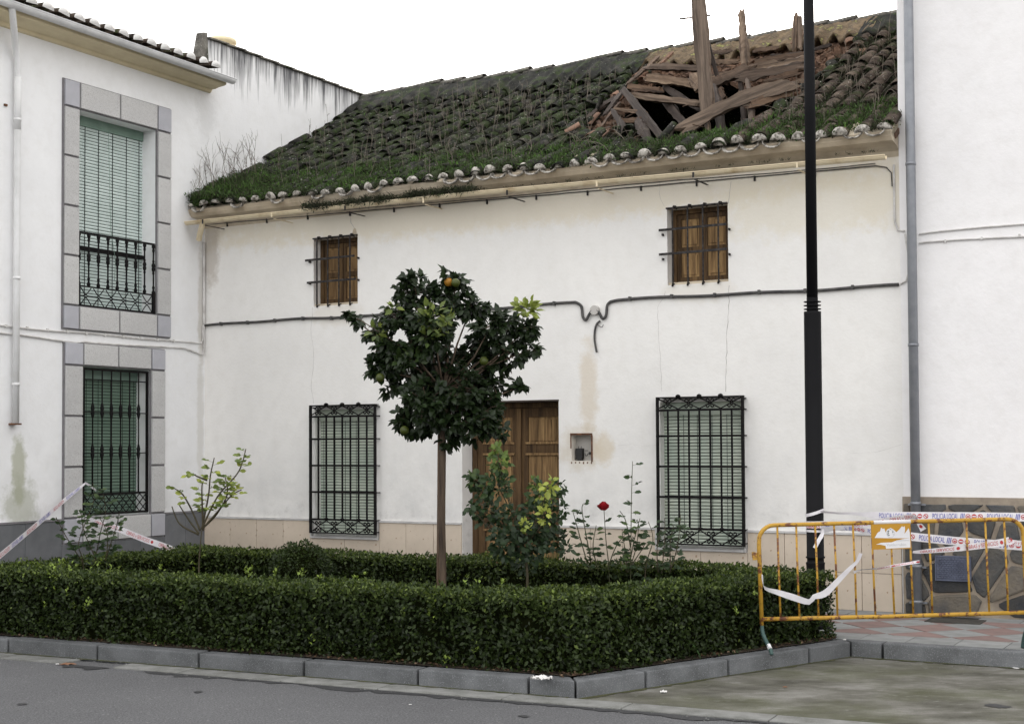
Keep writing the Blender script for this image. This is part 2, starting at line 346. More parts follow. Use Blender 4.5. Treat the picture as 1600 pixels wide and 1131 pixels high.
M['stem'] = simple('rose_stem', (.05, .045, .025), (.075, .06, .035), 20, .8, .2)
M['stem_green'] = simple('rose_stem_green', (.06, .075, .03), (.05, .045, .025), 20, .7, .2)
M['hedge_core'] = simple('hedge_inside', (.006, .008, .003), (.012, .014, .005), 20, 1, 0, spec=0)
M['leaf_hedge'] = leafmat('hedge_leaf', [(0, (.008, .014, .004)), (.45, (.035, .056, .012)), (.75, (.10, .135, .026)), (1, (.20, .28, .045))], .45, .18, .25)
M['leaf_orange'] = leafmat('orange_leaf', [(0, (.007, .013, .004)), (.6, (.021, .038, .011)), (.8, (.055, .085, .02)), (1, (.27, .32, .06))], .42, .18, .32)
M['leaf_rose'] = leafmat('rose_leaf', [(0, (.015, .030, .012)), (.5, (.035, .065, .022)), (.8, (.13, .19, .04)), (1, (.36, .40, .07))], .5, .25)
M['leaf_weed'] = leafmat('weed_leaf', [(0, (.022, .026, .014)), (.4, (.05, .052, .03)), (.7, (.045, .085, .022)), (1, (.09, .17, .035))], .7, .2, .2)
M['dry'] = simple('dry_stalk', (.17, .145, .115), (.10, .085, .07), 10, 1, 0)
M['orange'] = simple("unripe_orange", (.06, .075, .012), (.045, .058, .010), 5, .4, .2, 120)
M['orange_ripe'] = simple('ripe_orange', (.38, .17, .015), (.3, .14, .015), 5, .4, .2, 120)
M['petal'] = simple('red_petal', (.36, .012, .02), (.24, .008, .014), 20, .6, 0)
M['tape'] = simple('tape_white', (.76, .74, .76), (.66, .63, .66), 8, .45, .1, 20)
M['tape_blue'] = simple('tape_blue', (.05, .06, .36), (.05, .06, .36), 8, .5, 0)
M['tape_red'] = simple('tape_red', (.44, .035, .04), (.5, .06, .06), 8, .5, 0)
def barriermat():
    k = NT('yellow_rusty_paint'); co = k.coord()
    col = k.ramp(k.noise(7, co, 4), [(.3, (.50, .29, .032)), (.7, (.40, .22, .025))])
    r = k.math('ADD', k.noise(9, co, 7, .72), k.math('MULTIPLY', k.noise(40, co, 4, .6), .25))
    col = k.mix(k.gray(r, .645, .70), col, k.ramp(k.noise(30, co), [(.4, (.10, .035, .018)), (.7, (.20, .075, .03))]))
    return k.done(col, .55, r, .35, .004, .4)
M['barrier'] = barriermat()
M['barrier_leg'] = simple('green_leg_paint', (.055, .10, .09), (.04, .075, .07), 10, .5, .2)
M['plate'] = simple('yellow_plate', (.45, .235, .02), (.40, .20, .018), 6, .5, .1)
M['sticker'] = simple('sticker_white', (.70, .69, .70), (.62, .61, .62), 5, .5, 0)
M['print_grey'] = simple('faded_print', (.42, .42, .43), (.5, .5, .5), 20, .6, 0)
M['print_dark'] = simple('emblem_print', (.12, .14, .15), (.3, .32, .33), 60, .6, 0)
M['paper'] = simple('litter_paper', (.74, .73, .71), (.62, .6, .58), 15, .8, .2)
M['litter_brown'] = simple('litter_brown', (.23, .12, .07), (.15, .08, .05), 15, .9, .2)
M['cover_iron'] = simple('access_cover', (.045, .042, .038), (.075, .07, .06), 12, .8, .5, 90)

# ------------------------------------------------------------------ ground, kerbs, paving
def sheet(name, poly, z, mat, parent=None):
    return MB().add([(x, y, z) for x, y in poly], [tuple(range(len(poly)))]).build(name, mat, parent, fix=False)
struct(sheet('road', [(-700, -700), (700, -700), (700, 900), (-700, 900)], -.135, M['asphalt']))
B = Vector((.451, 10.162)); D1 = Vector((.9007, -.4344)); CC = Vector((2.90, 12.10)); D2 = (CC-B).normalized(); DU = Vector((U[0], U[1]))
N1 = Vector((.4344, .9007)); N2 = Vector((-D2.y, D2.x)); NU = Vector((NN[0], NN[1]))
S0 = B - N1*.24
pad = [B - D1*.02, CC, CC + DU*9, CC + DU*9 - NU*9, S0 + D1*9, S0 - D1*.3 + N1*.02]
struct(sheet('concrete_parking_pad', [tuple(p) for p in pad], -.130, M['pad']))
def stone_mesh(poly, z0, z1, bev, name):
    bm = bmesh.new(); lo = [bm.verts.new((p[0], p[1], z0)) for p in poly]; hi = [bm.verts.new((p[0], p[1], z1)) for p in poly]; n = len(poly)
    top = bm.faces.new(hi); [bm.faces.new((lo[i], lo[(i+1)%n], hi[(i+1)%n], hi[i])) for i in range(n)]
    bmesh.ops.recalc_face_normals(bm, faces=bm.faces); bm.normal_update()
    if top.normal.z < 0: bmesh.ops.reverse_faces(bm, faces=bm.faces)
    ed = [e for e in bm.edges if all(v.co.z > z1-1e-5 for v in e.verts)] + [e for e in bm.edges if abs(e.verts[0].co.z-e.verts[1].co.z) > .01]
    bmesh.ops.bevel(bm, geom=ed, offset=bev, segments=2, affect='EDGES', profile=.6)
    m = bpy.data.meshes.new(name); bm.to_mesh(m); bm.free(); return m
kerb = struct(empty('kerb'))
KW = .16; gap = .010
def kerb_run(P, d, n, joints, m0=0., m1=0.):              # m0,m1: extra set-back of the back edge at either end (mitre)
    for i in range(len(joints)-1):
        a, b = joints[i]+gap, joints[i+1]-gap; ja, jb = random.uniform(-.004, .004), random.uniform(-.004, .004)
        a2 = a + (m0 if i == 0 else 0); b2 = b - (m1 if i == len(joints)-2 else 0)
        poly = [P + d*a - n*ja, P + d*b - n*jb, P + d*b2 + n*KW, P + d*a2 + n*KW]
        part('kerb_stone', stone_mesh([tuple(p) for p in poly], -.2, random.uniform(-.004, .003), .012, 'kerb_stone'), M['kerb'], kerb)
def mit(d, e): a = math.acos(max(-1, min(1, d.dot(e)))); return KW*math.tan(a/2)
kerb_run(B, D1, N1, [-10.7, -9.65, -8.6, -7.55, -6.52, -5.5, -4.47, -3.39, -2.35, -1.31, -.38, 0], 0, mit(D1, D2))
kerb_run(B, D2, N2, [0, .70, 1.60, 2.58, (CC-B).length], mit(D1, D2), -mit(D2, DU))
kerb_run(CC, DU, NU, [0, .27, 1.52, 2.6, 3.6, 4.6, 5.6], -mit(D2, DU)*1., 0)
strip = struct(empty('gutter_strip'))
js = [-10.4, -9.4, -8.4, -7.4, -6.4, -5.35, -4.62]
def strip_slab(a, b):
    poly = [S0 + D1*(a+.004), S0 + D1*(b-.004), S0 + D1*(b-.004) + N1*.225, S0 + D1*(a+.004) + N1*.225]
    part('gutter_slab', stone_mesh([tuple(p) for p in poly], -.2, -.122 + random.uniform(-.002, .002), .005, 'gutter_slab'), M['strip'], strip)
for a, b in zip(js[:-1], js[1:]): strip_slab(a, b)
for a, b in zip([-4.08, -3.4, -2.4, -1.52, -.48, .44, 1.48, 2.5, 3.5, 4.5], [-3.4, -2.4, -1.52, -.48, .44, 1.48, 2.5, 3.5, 4.5, 5.5]): strip_slab(a, b)
# damp tongues of asphalt patching along the slabs, moss in the kerb foot
for k, (a, ln, w) in enumerate([(-3.75, 1.0, .10), (-3.0, .75, .07), (-2.3, 1.3, .09), (-1.2, 1.25, .11), (-.25, .8, .07), (.25, 1.2, .09), (1.1, 1.3, .10), (-4.6, .5, .12)]):
    n = 14; poly = [S0 + D1*(a+ln*i/n) - N1*.002 for i in range(n+1)] + [S0 + D1*(a+ln*i/n) - N1*(1.7*w*math.sin(math.pi*i/n)**.6*random.uniform(.3, 1)+.004) for i in range(n, -1, -1)]
    struct(sheet('damp_asphalt_patch', [tuple(p) for p in poly], -.1315 + k*.0003, M['wet']))
def moss_strip(P, d, n, a, b, w, z):
    k = int((b-a)/.05); pts = [P + d*(a+(b-a)*i/k) + n*.005 for i in range(k+1)] + [P + d*(a+(b-a)*i/k) - n*w*random.uniform(.15, 1) for i in range(k, -1, -1)]
    o = sheet('moss_line', [tuple(p) for p in pts], z, M['moss']); return tag(o, 'thin green moss growing along foot of the kerb', 'moss', kind='stuff')
moss_strip(B, D1, N1, -10, -.05, .045, -.1185); moss_strip(B, D2, N2, 0, 3.2, .06, -.1262); moss_strip(CC, DU, NU, 0, 5, .07, -.1258)
# paving in front of the houses (house frame)
PV = struct(empty('pavement', tuple(H0), -HA))
MB().add([(-8, -2.10, -.014), (16, -2.10, -.014), (16, .02, -.014), (-8, .02, -.014)], [(0,1,2,3)]).build('bedding', M['pav_joint'], PV, fix=False)
MB().add([(-1, -6.5, -.019), (1.25, -6.2, -.019), (1.35, -2.09, -.019), (-1, -2.09, -.019)], [(0,1,2,3)]).build('bedding', M['pav_joint'], PV, fix=False)
def pave(poly, mat, z=0.):
    q = inset(poly, .004)
    if len(q) < 3: return
    cx = sum(p[0] for p in q)/len(q); cy = sum(p[1] for p in q)/len(q)
    m = stone_mesh([(p[0]-cx, p[1]-cy) for p in q], -.03, 0, .003, 'paving_tile')
    part('paving_tile', m, mat, PV, (cx, cy, z + random.uniform(-.0025, .0025)), (random.uniform(-.004, .004), random.uniform(-.004, .004), 0))
for i in range(-1, 9):
    u = 9.285 + .403*i; pave([(u, -2.11), (u+.403, -2.11), (u+.403, -1.70), (u, -1.70)], M['pav_grey'])
    u = 8.7 + .41*i; pave([(u, -.385), (u+.41, -.385), (u+.41, -.005), (u, -.005)], M['pav_grey']) if not 9.4 < u+.2 < 10.1 else None
pave([(9.11, -.385), (9.52, -.385), (9.52, -.005), (9.11, -.005)], M['pav_grey']) ; pave([(10.0, -.385), (10.34, -.385), (10.34, -.005), (10.0, -.005)], M['pav_grey'])
hd = .284
for i in range(-3, 14):
    for j in range(-4, 5):
        if (i+j) % 2: continue
        cx, cy = 9.12 + hd*i, -1.04 + hd*j
        p = [(cx-hd, cy), (cx, cy-hd), (cx+hd, cy), (cx, cy+hd)]
        p = clip(clip(p, 0, 1, -.385), 0, -1, 1.70)
        if len(p) >= 3: pave(p, M['pav_pink'] if j % 2 == 0 else M['pav_grey'])
cov = empty('access_cover', hw(9.77, -.47, 0), -HA, 'dark rusty iron access cover set in the paving by stone plinth', 'cover')
MB().box(-.235, .235, -.145, .145, -.03, .006).build('lid', M['cover_iron'], cov)
fr = MB(); [fr.box(*b) for b in ((-.255, .255, -.165, -.148, -.03, .009), (-.255, .255, .148, .165, -.03, .009), (-.255, -.238, -.148, .148, -.03, .009), (.238, .255, -.148, .148, -.03, .009))]; fr.build('frame', M['cover_iron'], cov)
HEDGE = [(-5.38, 13.15), (.44, 10.36), (2.85, 12.32), (2.45, 13.02), (-3.72, 16.15)]
soil = [tuple(B + N1*.15 - D1*11), tuple(B + (N1+N2).normalized()*.185), tuple(CC + N2*.15 - D2*.12), (2.86, 12.42), (2.5, 13.1), (-3.74, 16.25), (-6.6, 16.2)]
struct(sheet('planter_soil', soil, .006, M['soil']))

# ------------------------------------------------------------------ house with the collapsed roof
HOUSE = empty('village_house', tuple(H0), -HA, 'white two-storey village house with collapsed mossy tile roof', 'house')
def wall_mb(x0, x1, z0, z1, ops, th):
    xs = sorted({x0, x1, *[o[0] for o in ops], *[o[1] for o in ops]}); zs = sorted({z0, z1, *[o[2] for o in ops], *[o[3] for o in ops]}); m = MB()
    for i in range(len(xs)-1):
        for j in range(len(zs)-1):
            cx, cz = (xs[i]+xs[i+1])/2, (zs[j]+zs[j+1])/2
            if any(o[0] < cx < o[1] and o[2] < cz < o[3] for o in ops): continue
            a, b, c, d = xs[i], xs[i+1], zs[j], zs[j+1]
            m.add([(a,0,c),(b,0,c),(b,0,d),(a,0,d)], [(0,1,2,3)]); m.add([(a,th,c),(a,th,d),(b,th,d),(b,th,c)], [(0,1,2,3)])
    for a, b, c, d in ops:
        m.add([(a,0,c),(a,0,d),(a,th,d),(a,th,c)], [(0,1,2,3)]); m.add([(b,0,c),(b,th,c),(b,th,d),(b,0,d)], [(0,1,2,3)])
        m.add([(a,0,d),(b,0,d),(b,th,d),(a,th,d)], [(0,1,2,3)]); m.add([(a,0,c),(a,th,c),(b,th,c),(b,0,c)], [(0,1,2,3)])
    return m
LW = (1.83, 2.76, .60, 2.16); RW = (6.54, 7.485, .60, 2.16); UW1 = (1.805, 2.487, 3.47, 4.325); UW2 = (6.645, 7.35, 3.445, 4.29); DR = (3.995, 5.287, 0, 2.22); BX = (5.45, 5.70, 1.52, 1.81)
wall_h = wall_mb(0, 9.19, -.1, 4.78, [LW, RW, UW1, UW2, DR, BX], .34).build('facade_wall', M['wall_house'], HOUSE, fix=False)
MB().box(-.1, 9.4, 7.1, 7.4, -.1, 4.8).build('back_wall', M['wall_house'], HOUSE)
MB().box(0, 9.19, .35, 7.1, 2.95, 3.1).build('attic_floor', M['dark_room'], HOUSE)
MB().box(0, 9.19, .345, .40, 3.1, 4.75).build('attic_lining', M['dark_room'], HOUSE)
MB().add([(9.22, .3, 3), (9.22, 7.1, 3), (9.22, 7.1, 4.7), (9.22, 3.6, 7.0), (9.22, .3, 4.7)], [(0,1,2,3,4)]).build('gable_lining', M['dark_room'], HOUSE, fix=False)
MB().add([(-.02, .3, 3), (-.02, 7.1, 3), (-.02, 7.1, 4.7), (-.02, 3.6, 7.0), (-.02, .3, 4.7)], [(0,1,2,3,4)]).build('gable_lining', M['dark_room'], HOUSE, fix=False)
# cracks
def ribbon_crack(pts, w):
    m = MB(); P = []
    for i in range(len(pts)-1):
        n = max(2, int(math.dist(pts[i], pts[i+1])/.05))
        for k in range(n): t = k/n; P.append((pts[i][0]*(1-t)+pts[i+1][0]*t + random.uniform(-.007, .007), pts[i][1]*(1-t)+pts[i+1][1]*t))
    P.append(pts[-1]); vs = []
    for x, z in P: ww = w*random.uniform(.4, 1); vs += [(x-ww, -.0015, z+ww*.3), (x+ww, -.0015, z-ww*.3)]
    m.add(vs, [(2*i, 2*i+1, 2*i+3, 2*i+2) for i in range(len(P)-1)]); return m.build('crack', M['crack'], HOUSE, fix=False)
def fz(*pp): return [(lambda q: (q.x, q.z))(hl(px, py, 0)) for px, py in pp]
ribbon_crack(fz((489, 480), (486, 520), (491, 560), (486, 605), (490, 630)), .0022)
ribbon_crack(fz((546, 335), (549, 348), (556, 360)), .005)
ribbon_crack(fz((1040, 455), (1035, 468), (1027, 480), (1030, 530), (1033, 580), (1034, 612)), .0022)
ribbon_crack(fz((1139, 446), (1139, 470), (1136, 520), (1134, 612)), .0035)
ribbon_crack(fz((1143, 284), (1140, 305), (1138, 318)), .0035); ribbon_crack(fz((1032, 285), (1030, 305), (1038, 322)), .002)
ribbon_crack(fz((1290, 701), (1315, 700), (1330, 708), (1370, 706), (1410, 694)), .002)
ribbon_crack(fz((965, 696), (985, 694), (1005, 697), (1025, 695)), .002)
pm = MB(); c = hl(555, 363, -.002); pm.add([(c.x+.05*math.cos(a)*random.uniform(.5, 1)-.01, -.002, c.z+.07*math.sin(a)*random.uniform(.6, 1)) for a in np.linspace(0, 6, 11)], [tuple(range(11))]); pm.build('plaster_chip', M['cream2'], HOUSE, fix=False)
# plinth of beige slabs
PL = empty('plinth', parent=HOUSE)
def slabs(x0, x1, z0, z1, n, rows, mat, parent, y=-.022, th=.022, name='plinth_slab'):
    w = (x1-x0)/n; cache = {}
    for r_ in range(rows):
        a, b = z0+(z1-z0)*r_/rows, z0+(z1-z0)*(r_+1)/rows
        key = (round(w, 3), round(b-a, 3))
        if key not in cache: cache[key] = bevbox(w-.005, th, b-a-.005, .002, name)
        for i in range(n):
            part(name, cache[key], mat, parent, (x0+w*(i+.5), y+th/2+random.uniform(-.0012, .0012), (a+b)/2))
ZT = .765
for a, b, n in ((0.02, 1.77, 4), (2.815, 3.99, 3), (5.292, 6.48, 3), (7.54, 9.16, 4)): slabs(a, b, 0, ZT, n, 2, M['terrazzo'], PL)
for a, b in ((1.77, 2.815), (6.48, 7.54)): slabs(a, b, 0, .55, 2, 1, M['terrazzo'], PL)
MB().box(3.975, 3.994, .002, .25, 0, ZT).build('jamb_slab', M['slate'], PL)
t = MB(); [t.box(a, b, -.034, -.0005, ZT+.001, ZT+.024) for a, b in ((0, 1.77), (2.81, 3.99), (5.292, 6.48), (7.535, 9.18))]; t.build('top_strip', M['marble'], PL)
for w in (LW, RW):
    x0, x1 = w[0]-.03, w[1]+.02
    t = MB(); t.box(x0, x1, -.05, .0, .552, .577); t.box(x1+.001, x1+.024, -.045, -.0005, .552, ZT+.0245); t.box(x0-.024, x0-.001, -.045, -.0005, .552, ZT+.0245); t.build('window_trim', M['marble'], PL)
MB().box(9.165, 9.181, -.03, .0, 0, ZT).build('end_strip', M['marble'], PL)
# lower windows: blind + caged grille
def blind(parent, x0, x1, z0, z1, y, pitch, mat, gapmat, box=.14, ymir=1):
    m = MB(); z = z0; 
    while z < z1-box-.005:
        h = pitch*.80; m.add([(x0, y, z), (x1, y, z), (x1, y-.006, z+h*.5), (x0, y-.006, z+h*.5), (x1, y, z+h), (x0, y, z+h)], [(0,1,2,3), (3,2,4,5)]); z += pitch
    w = empty('window', parent=parent)
    m.build('blind_slats', mat, w, fix=False)
    MB().box(x0, x1, y+.004, y+.05, z0-.02, z1).build('blind_backing', gapmat, w)
    MB().box(x0, x1, y-.02, y+.003, z1-box, z1).build('blind_box', M['blind_box'] if mat is not M['blind_low'] else mat, w)
    c = MB(); cw = .0045 if mat is M['blind'] else .0025
    for f in (.06, .25, .42, .6, .78, .95): c.box(x0+(x1-x0)*f-cw, x0+(x1-x0)*f+cw, y-.010, y-.0065, z0, z1-box)
    c.build('ladder_cord', gapmat, w); return w
def scroll(m, cx, cz, y, s, flip):
    for sg in (-1, 1):
        pts = []
        for k in range(15):
            a = k/14*4.4*math.pi/2; rr = s*(1-.75*k/14); pts.append((cx + sg*(s*.92 - rr*math.cos(a)*1.0), y, cz + flip*(rr*math.sin(a)*1.0)))
        m.tube(pts, .007, 5)
def cage(parent, x0, x1, z0, z1, nv, hz, y0=-.10):
    g = empty('window_grille', parent=parent)
    bar = MB().box(-.0085, .0085, -.0085, .0085, 0, 1).mesh('bar')
    for x in (x0, x1): part('corner_bar', MB().box(-.014, .014, -.014, .014, 0, z1-z0).mesh('corner_bar'), M['iron'], g, (x, y0, z0))
    za, zb = hz[0], hz[-1]
    for i in range(nv):
        x = x0 + (x1-x0)*(i+1)/(nv+1); part('bar', bar, M['iron'], g, (x, y0-.001, za), scale=(1, 1, zb-za))
    for z in hz: part('rail', MB().box(x0+.0115, x1-.0115, y0-.0125, y0+.010, z-.0115, z+.0115).mesh('rail'), M['iron'], g)
    for z in (z0+.008, z1-.008): part('rail', MB().box(x0-.012, x1+.012, y0-.013, y0+.012, z-.008, z+.008).mesh('rail'), M['iron'], g)
    for x in (x0, x1):
        s = MB()
        for z in list(hz) + [z0+.03, z1-.03]: s.box(x-.008, x+.008, y0+.012, .0, z-.006, z+.006)
        s.build('stay', M['iron'], g)
        for z in hz: MB().lathe([(.012, -.018), (.021, -.010), (.021, .010), (.012, .018)], (x, y0, z), 8).build('knuckle', M['iron'], g)
    t = MB(); [t.box(x0+.012, x1-.012, y0+.0125, .0, z, z+.006) for z in (z0, z1-.007)]; t.build('cage_plate', M['iron'], g)
    for a, b in ((za, z0), (zb, z1)):
        m = MB(); n = 4; w = (x1-x0)/n; lo, hi = min(a, b)+.012, max(a, b)-.012; mid = (lo+hi)/2
        for i in range(n):
            c = x0+w*(i+.5)
            m.tube([(c-w*.5, y0, lo), (c+w*.5, y0, hi)], .0075, 5); m.tube([(c-w*.5, y0, hi), (c+w*.5, y0, lo)], .0075, 5)
            scroll(m, c, lo+.026, y0-.004, .026, 1); scroll(m, c, hi-.026, y0-.004, .026, -1)
            m.lathe([(.004, -.022), (.026, -.012), (.03, 0), (.026, .012), (.004, .022)], (c-w*.5 if i else c+w*.5, y0-.004, hi+.016), 8)
        m.build('scroll_frieze', M['iron'], g)
    return g
blind(HOUSE, LW[0], LW[1], LW[2], LW[3], .11, .036, M['blind_low'], M['blind_gap']); blind(HOUSE, RW[0], RW[1], RW[2], RW[3], .11, .036, M['blind_low'], M['blind_gap'])
cage(HOUSE, 1.83, 2.812, .615, 2.215, 7, [.79, 1.13, 1.46, 1.79, 2.07]); cage(HOUSE, 6.553, 7.53, .615, 2.215, 7, [.79, 1.13, 1.46, 1.79, 2.07])
# upper windows: wooden shutters behind old bars
def panel_leaf(m_fr, m_pn, x0, x1, z0, z1, y, rails, st=.045):
    m_fr.box(x0, x0+st, y, y+.035, z0, z1); m_fr.box(x1-st, x1, y, y+.035, z0, z1)
    for a, b in rails: m_fr.box(x0+st, x1-st, y, y+.035, a, b)
    rr = sorted(rails)
    for (a, b), (c, d) in zip(rr[:-1], rr[1:]):
        m_pn.box(x0+st, x1-st, y+.018, y+.034, b, c)
        if c-b > .12: m_pn.box(x0+st+.025, x1-st-.025, y+.008, y+.0175, b+.03, c-.03)
def shutters(parent, o):
    w = empty('window', parent=parent); a, b, c, d = o; y = .16
    f = MB(); f.box(a+.001, a+.05, y-.02, y+.05, c+.03, d-.001); f.box(b-.04, b-.001, y-.02, y+.05, c+.03, d-.001); f.box(a+.05, b-.04, y-.02, y+.05, d-.05, d-.001); f.build('frame', M['door'], w)
    MB().box(a+.001, b-.001, .03, y+.05, c+.001, c+.03).build('sill', M['cream2'], w)
    mid = (a+b)/2+.005
    for x0, x1 in ((a+.052, mid-.004), (mid+.004, b-.042)):
        fr, pn = MB(), MB(); h = d-.055-(c+.035); z = c+.035
        panel_leaf(fr, pn, x0, x1, z, z+h, y, [(z, z+.06), (z+h*.44, z+h*.52), (z+h-.05, z+h)])
        lf = fr.build('shutter', M['door'], w); lf2 = pn.build('shutter_panel', M['door_lite'], w)
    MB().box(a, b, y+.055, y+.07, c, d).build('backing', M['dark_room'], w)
    g = empty('window_bars', parent=parent)
    n = 4; vb = MB(); L = d-c
    for i in range(n):
        x = a+.055 + (b-a-.06)*(i+.12)/(n-.35)
        part('bar', MB().tube([(x-.012, .03, c+.012), (x-.012, -.02, c-.012), (x, -.032, c+.02), (x, -.032, d-.02), (x+.015, -.03, d+.018), (x+.03, -.012, d+.016), (x+.03, .02, d-.01)], .0105, 6).mesh('bar', True), M['iron_old'], g)
    for f_ in (.34, .66):
        z = c+L*f_; part('cross_bar', MB().box(a-.05, b+.03, -.052, -.043, z-.013, z+.013).mesh('cross_bar'), M['iron_old'], g, rot=(0, random.uniform(-.012, .004), 0))
        e = MB(); e.box(a-.05, a-.036, -.043, .0, z-.012, z+.012); e.box(b+.018, b+.03, -.043, .0, z-.012, z+.012); e.build('cross_bar_end', M['iron_old'], g)
    MB().box(a-.01, b, -.012, .03, d-.004, d+.012).build('lintel_bar', M['iron_old'], g)
shutters(HOUSE, UW1); shutters(HOUSE, UW2)
# street door
dr = empty('door', parent=HOUSE); y = .25
f = MB(); f.box(DR[0]+.001, DR[0]+.07, y-.02, y+.08, 0, 2.20); f.box(DR[1]-.03, DR[1]-.001, y-.02, y+.08, 0, 2.20); f.box(DR[0]+.07, DR[1]-.03, y-.02, y+.08, 2.14, 2.20); f.build('frame', M['door'], dr)
for x0, x1 in ((DR[0]+.072, 4.64), (4.65, DR[1]-.032)):
    fr, pn = MB(), MB(); panel_leaf(fr, pn, x0, x1, .02, 2.135, y, [(.02, .18), (.70, .86), (1.60, 1.72), (2.03, 2.135)], .10); fr.build('leaf', M['door'], dr); pn.build('panel', M['door_lite'], dr)
    t = MB()
    for z in (.695, 1.595, 1.725): t.box(x0+.07, x1-.07, y-.014, y-.001, z-.012, z+.012)
    t.build('moulding', M['door_lite'], dr)
MB().box(4.617, 4.673, y-.03, y-.001, .02, 2.13).build('cover_strip', M['door'], dr)
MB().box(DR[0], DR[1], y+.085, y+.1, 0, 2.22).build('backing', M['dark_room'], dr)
l = MB(); l.box(DR[0]-.004, DR[1]+.004, -.006, .24, 2.201, 2.219); l.build('lintel_timber', M['beam_dark'], dr)
MB().box(DR[0], DR[1], -.05, .3, -.05, .04).build('threshold', M['marble'], dr)
# meter niche
bx = empty('meter_niche', parent=HOUSE); a, b, c, d = BX
t = MB(); t.box(a, b, .12, .13, c, d); t.build('niche_back', M['box_white'], bx)
r_ = MB(); r_.box(a-.012, b+.012, -.012, .0, d+.001, d+.022); r_.box(b+.001, b+.016, -.012, .0, c-.01, d); r_.box(a-.014, a-.001, -.006, .0, c+.14, d); r_.build('rusty_rim', M['rust'], bx)
for i in range(11):
    x = a + (b-a)*i/10; MB().box(x-.006, x+.006, -.004, .0, c-.025-random.random()*.01, c-.012).build('rust_spot', M['rust'], bx) if i % 2 == 0 else None
t = MB(); t.box(a+.02, a+.10, .06, .119, c+.02, c+.14); t.box(a+.035, a+.09, .07, .119, c+.001, c+.019); t.build('breaker', M['black_plastic'], bx)
t = MB(); t.tube([(a+.045, .09, c+.14), (a+.05, .08, c+.165)], .003, 5); t.tube([(a+.075, .09, c+.14), (a+.085, .08, c+.165)], .003, 5)
t.tube(smooth_path([(a+.125, .09, c+.085), (a+.135, .08, c+.06), (a+.155, .075, c+.058), (a+.17, .08, c+.08), (a+.2, .09, c+.09)], 5), .004, 5); t.box(a+.175, a+.21, .085, .118, c+.07, c+.10); t.tube([(a+.13, .09, c+.115), (a+.165, .085, c+.115)], .004, 5); t.build('loose_wires', M['black_plastic'], bx)
# eave, gutter, wires
MB().sweep([(.30, 4.60), (-.0, 4.60), (-.02, 4.66), (-.10, 4.70), (-.26, 4.72), (-.30, 4.76), (-.30, 4.80), (.3, 5.05)], .0, 9.185).build('eave_cornice', M['cream2'], HOUSE)
def gutter_run(x0, x1, za, zb, y, r, mat, parent, name='gutter'):
    m = MB(); n = 8; vs = []; fs = []
    for x, z in ((x0, za), (x1, zb)):
        for rr in (r, r-.004):
            for k in range(n+1): t = math.pi + math.pi*k/n; vs.append((x, y + rr*math.cos(t), z + rr*math.sin(t)))
    k1 = n+1
    for k in range(n):
        fs.append((k, k+1, 2*k1+k+1, 2*k1+k)); fs.append((k1+k, 3*k1+k, 3*k1+k+1, k1+k+1)); fs.append((k, k1+k, k1+k+1, k+1)); fs.append((2*k1+k, 2*k1+k+1, 3*k1+k+1, 3*k1+k))
    fs += [(0, 2*k1, 3*k1, k1), (n, k1+n, 3*k1+n, 2*k1+n)]
    m.add(vs, fs); m.tube([(x0, y-r, za), (x1, y-r, zb)], .007, 6); m.tube([(x0, y+r, za), (x1, y+r, zb)], .005, 6)
    for k in range(n-1): pass
    return m.build(name, mat, parent)
gutter_run(.03, 1.9, 4.635, 4.63, -.385, .042, M['gutter_beige'], HOUSE); gutter_run(1.9, 4.4, 4.63, 4.62, -.385, .042, M['gutter_beige'], HOUSE); gutter_run(4.4, 9.15, 4.62, 4.545, -.385, .042, M['gutter_beige'], HOUSE)
for i, x in enumerate(np.arange(.35, 9.1, 1.13)):
    z = 4.63-.0095*x; k = MB(); k.box(x-.010, x+.010, -.438, -.432, z-.045, z+.012); k.box(x-.011, x+.011, -.385, -.02, z-.062, z-.054); k.build('gutter_bracket', M['gutter_beige'] if i % 2 else M['iron_old'], HOUSE)
MB().tube([(.30, -.385, 4.60), (.30, -.385, 4.575), (.18, -.30, 4.47), (.14, -.27, 4.41)], .036, 12, False).build('spout', M['gutter_beige'], HOUSE, True)
for dz, rr in ((0, .006), (.028, .0045)):
    P = [(x, -.012 - .004*math.sin(x*3), 4.655-.0142*x + dz*(1-.25*math.sin(x*1.7)) - .004*abs(math.sin(x*4.6))) for x in np.linspace(.02, 8.95, 60)]
    if dz == 0: P += [(9.06, -.014, 4.50), (9.11, -.014, 4.44), (9.115, -.014, 4.3)]
    MB().tube(P, rr, 5).build('thin_wire', M['black_cable'], HOUSE)
for x in np.arange(.4, 8.9, .66): MB().box(x-.008, x+.008, -.022, 0, 4.655-.0142*x-.05, 4.655-.0142*x+.006).build('wire_clip', M['iron_old'], HOUSE)
def zc(x): return 3.31 + .012*math.sin(x*1.3) + .006*math.sin(x*5.1)
P = [(x, -.022, zc(x)) for x in np.linspace(.02, 5.52, 46)] + smooth_path([(5.56, -.022, 3.30), (5.60, -.022, 3.26), (5.615, -.024, 3.15), (5.655, -.03, 3.11), (5.70, -.03, 3.17), (5.735, -.03, 3.215)], 5)
Q = smooth_path([(5.80, -.03, 3.215), (5.83, -.03, 3.17), (5.865, -.028, 3.115), (5.905, -.024, 3.15), (5.92, -.022, 3.26), (5.96, -.022, 3.30)], 5) + [(x, -.022, zc(x)-.005) for x in np.linspace(6.05, 9.17, 26)]
for T_ in (P, Q): MB().tube(T_, .0165, 7).build('facade_cable', M['black_cable'], HOUSE, True)
for x in list(np.arange(.3, 5.5, .45)) + list(np.arange(6.2, 9.1, .5)): MB().box(x-.012, x+.012, -.043, 0, zc(x)-.024, zc(x)+.021).build('cable_clip', M['black_cable'], HOUSE)
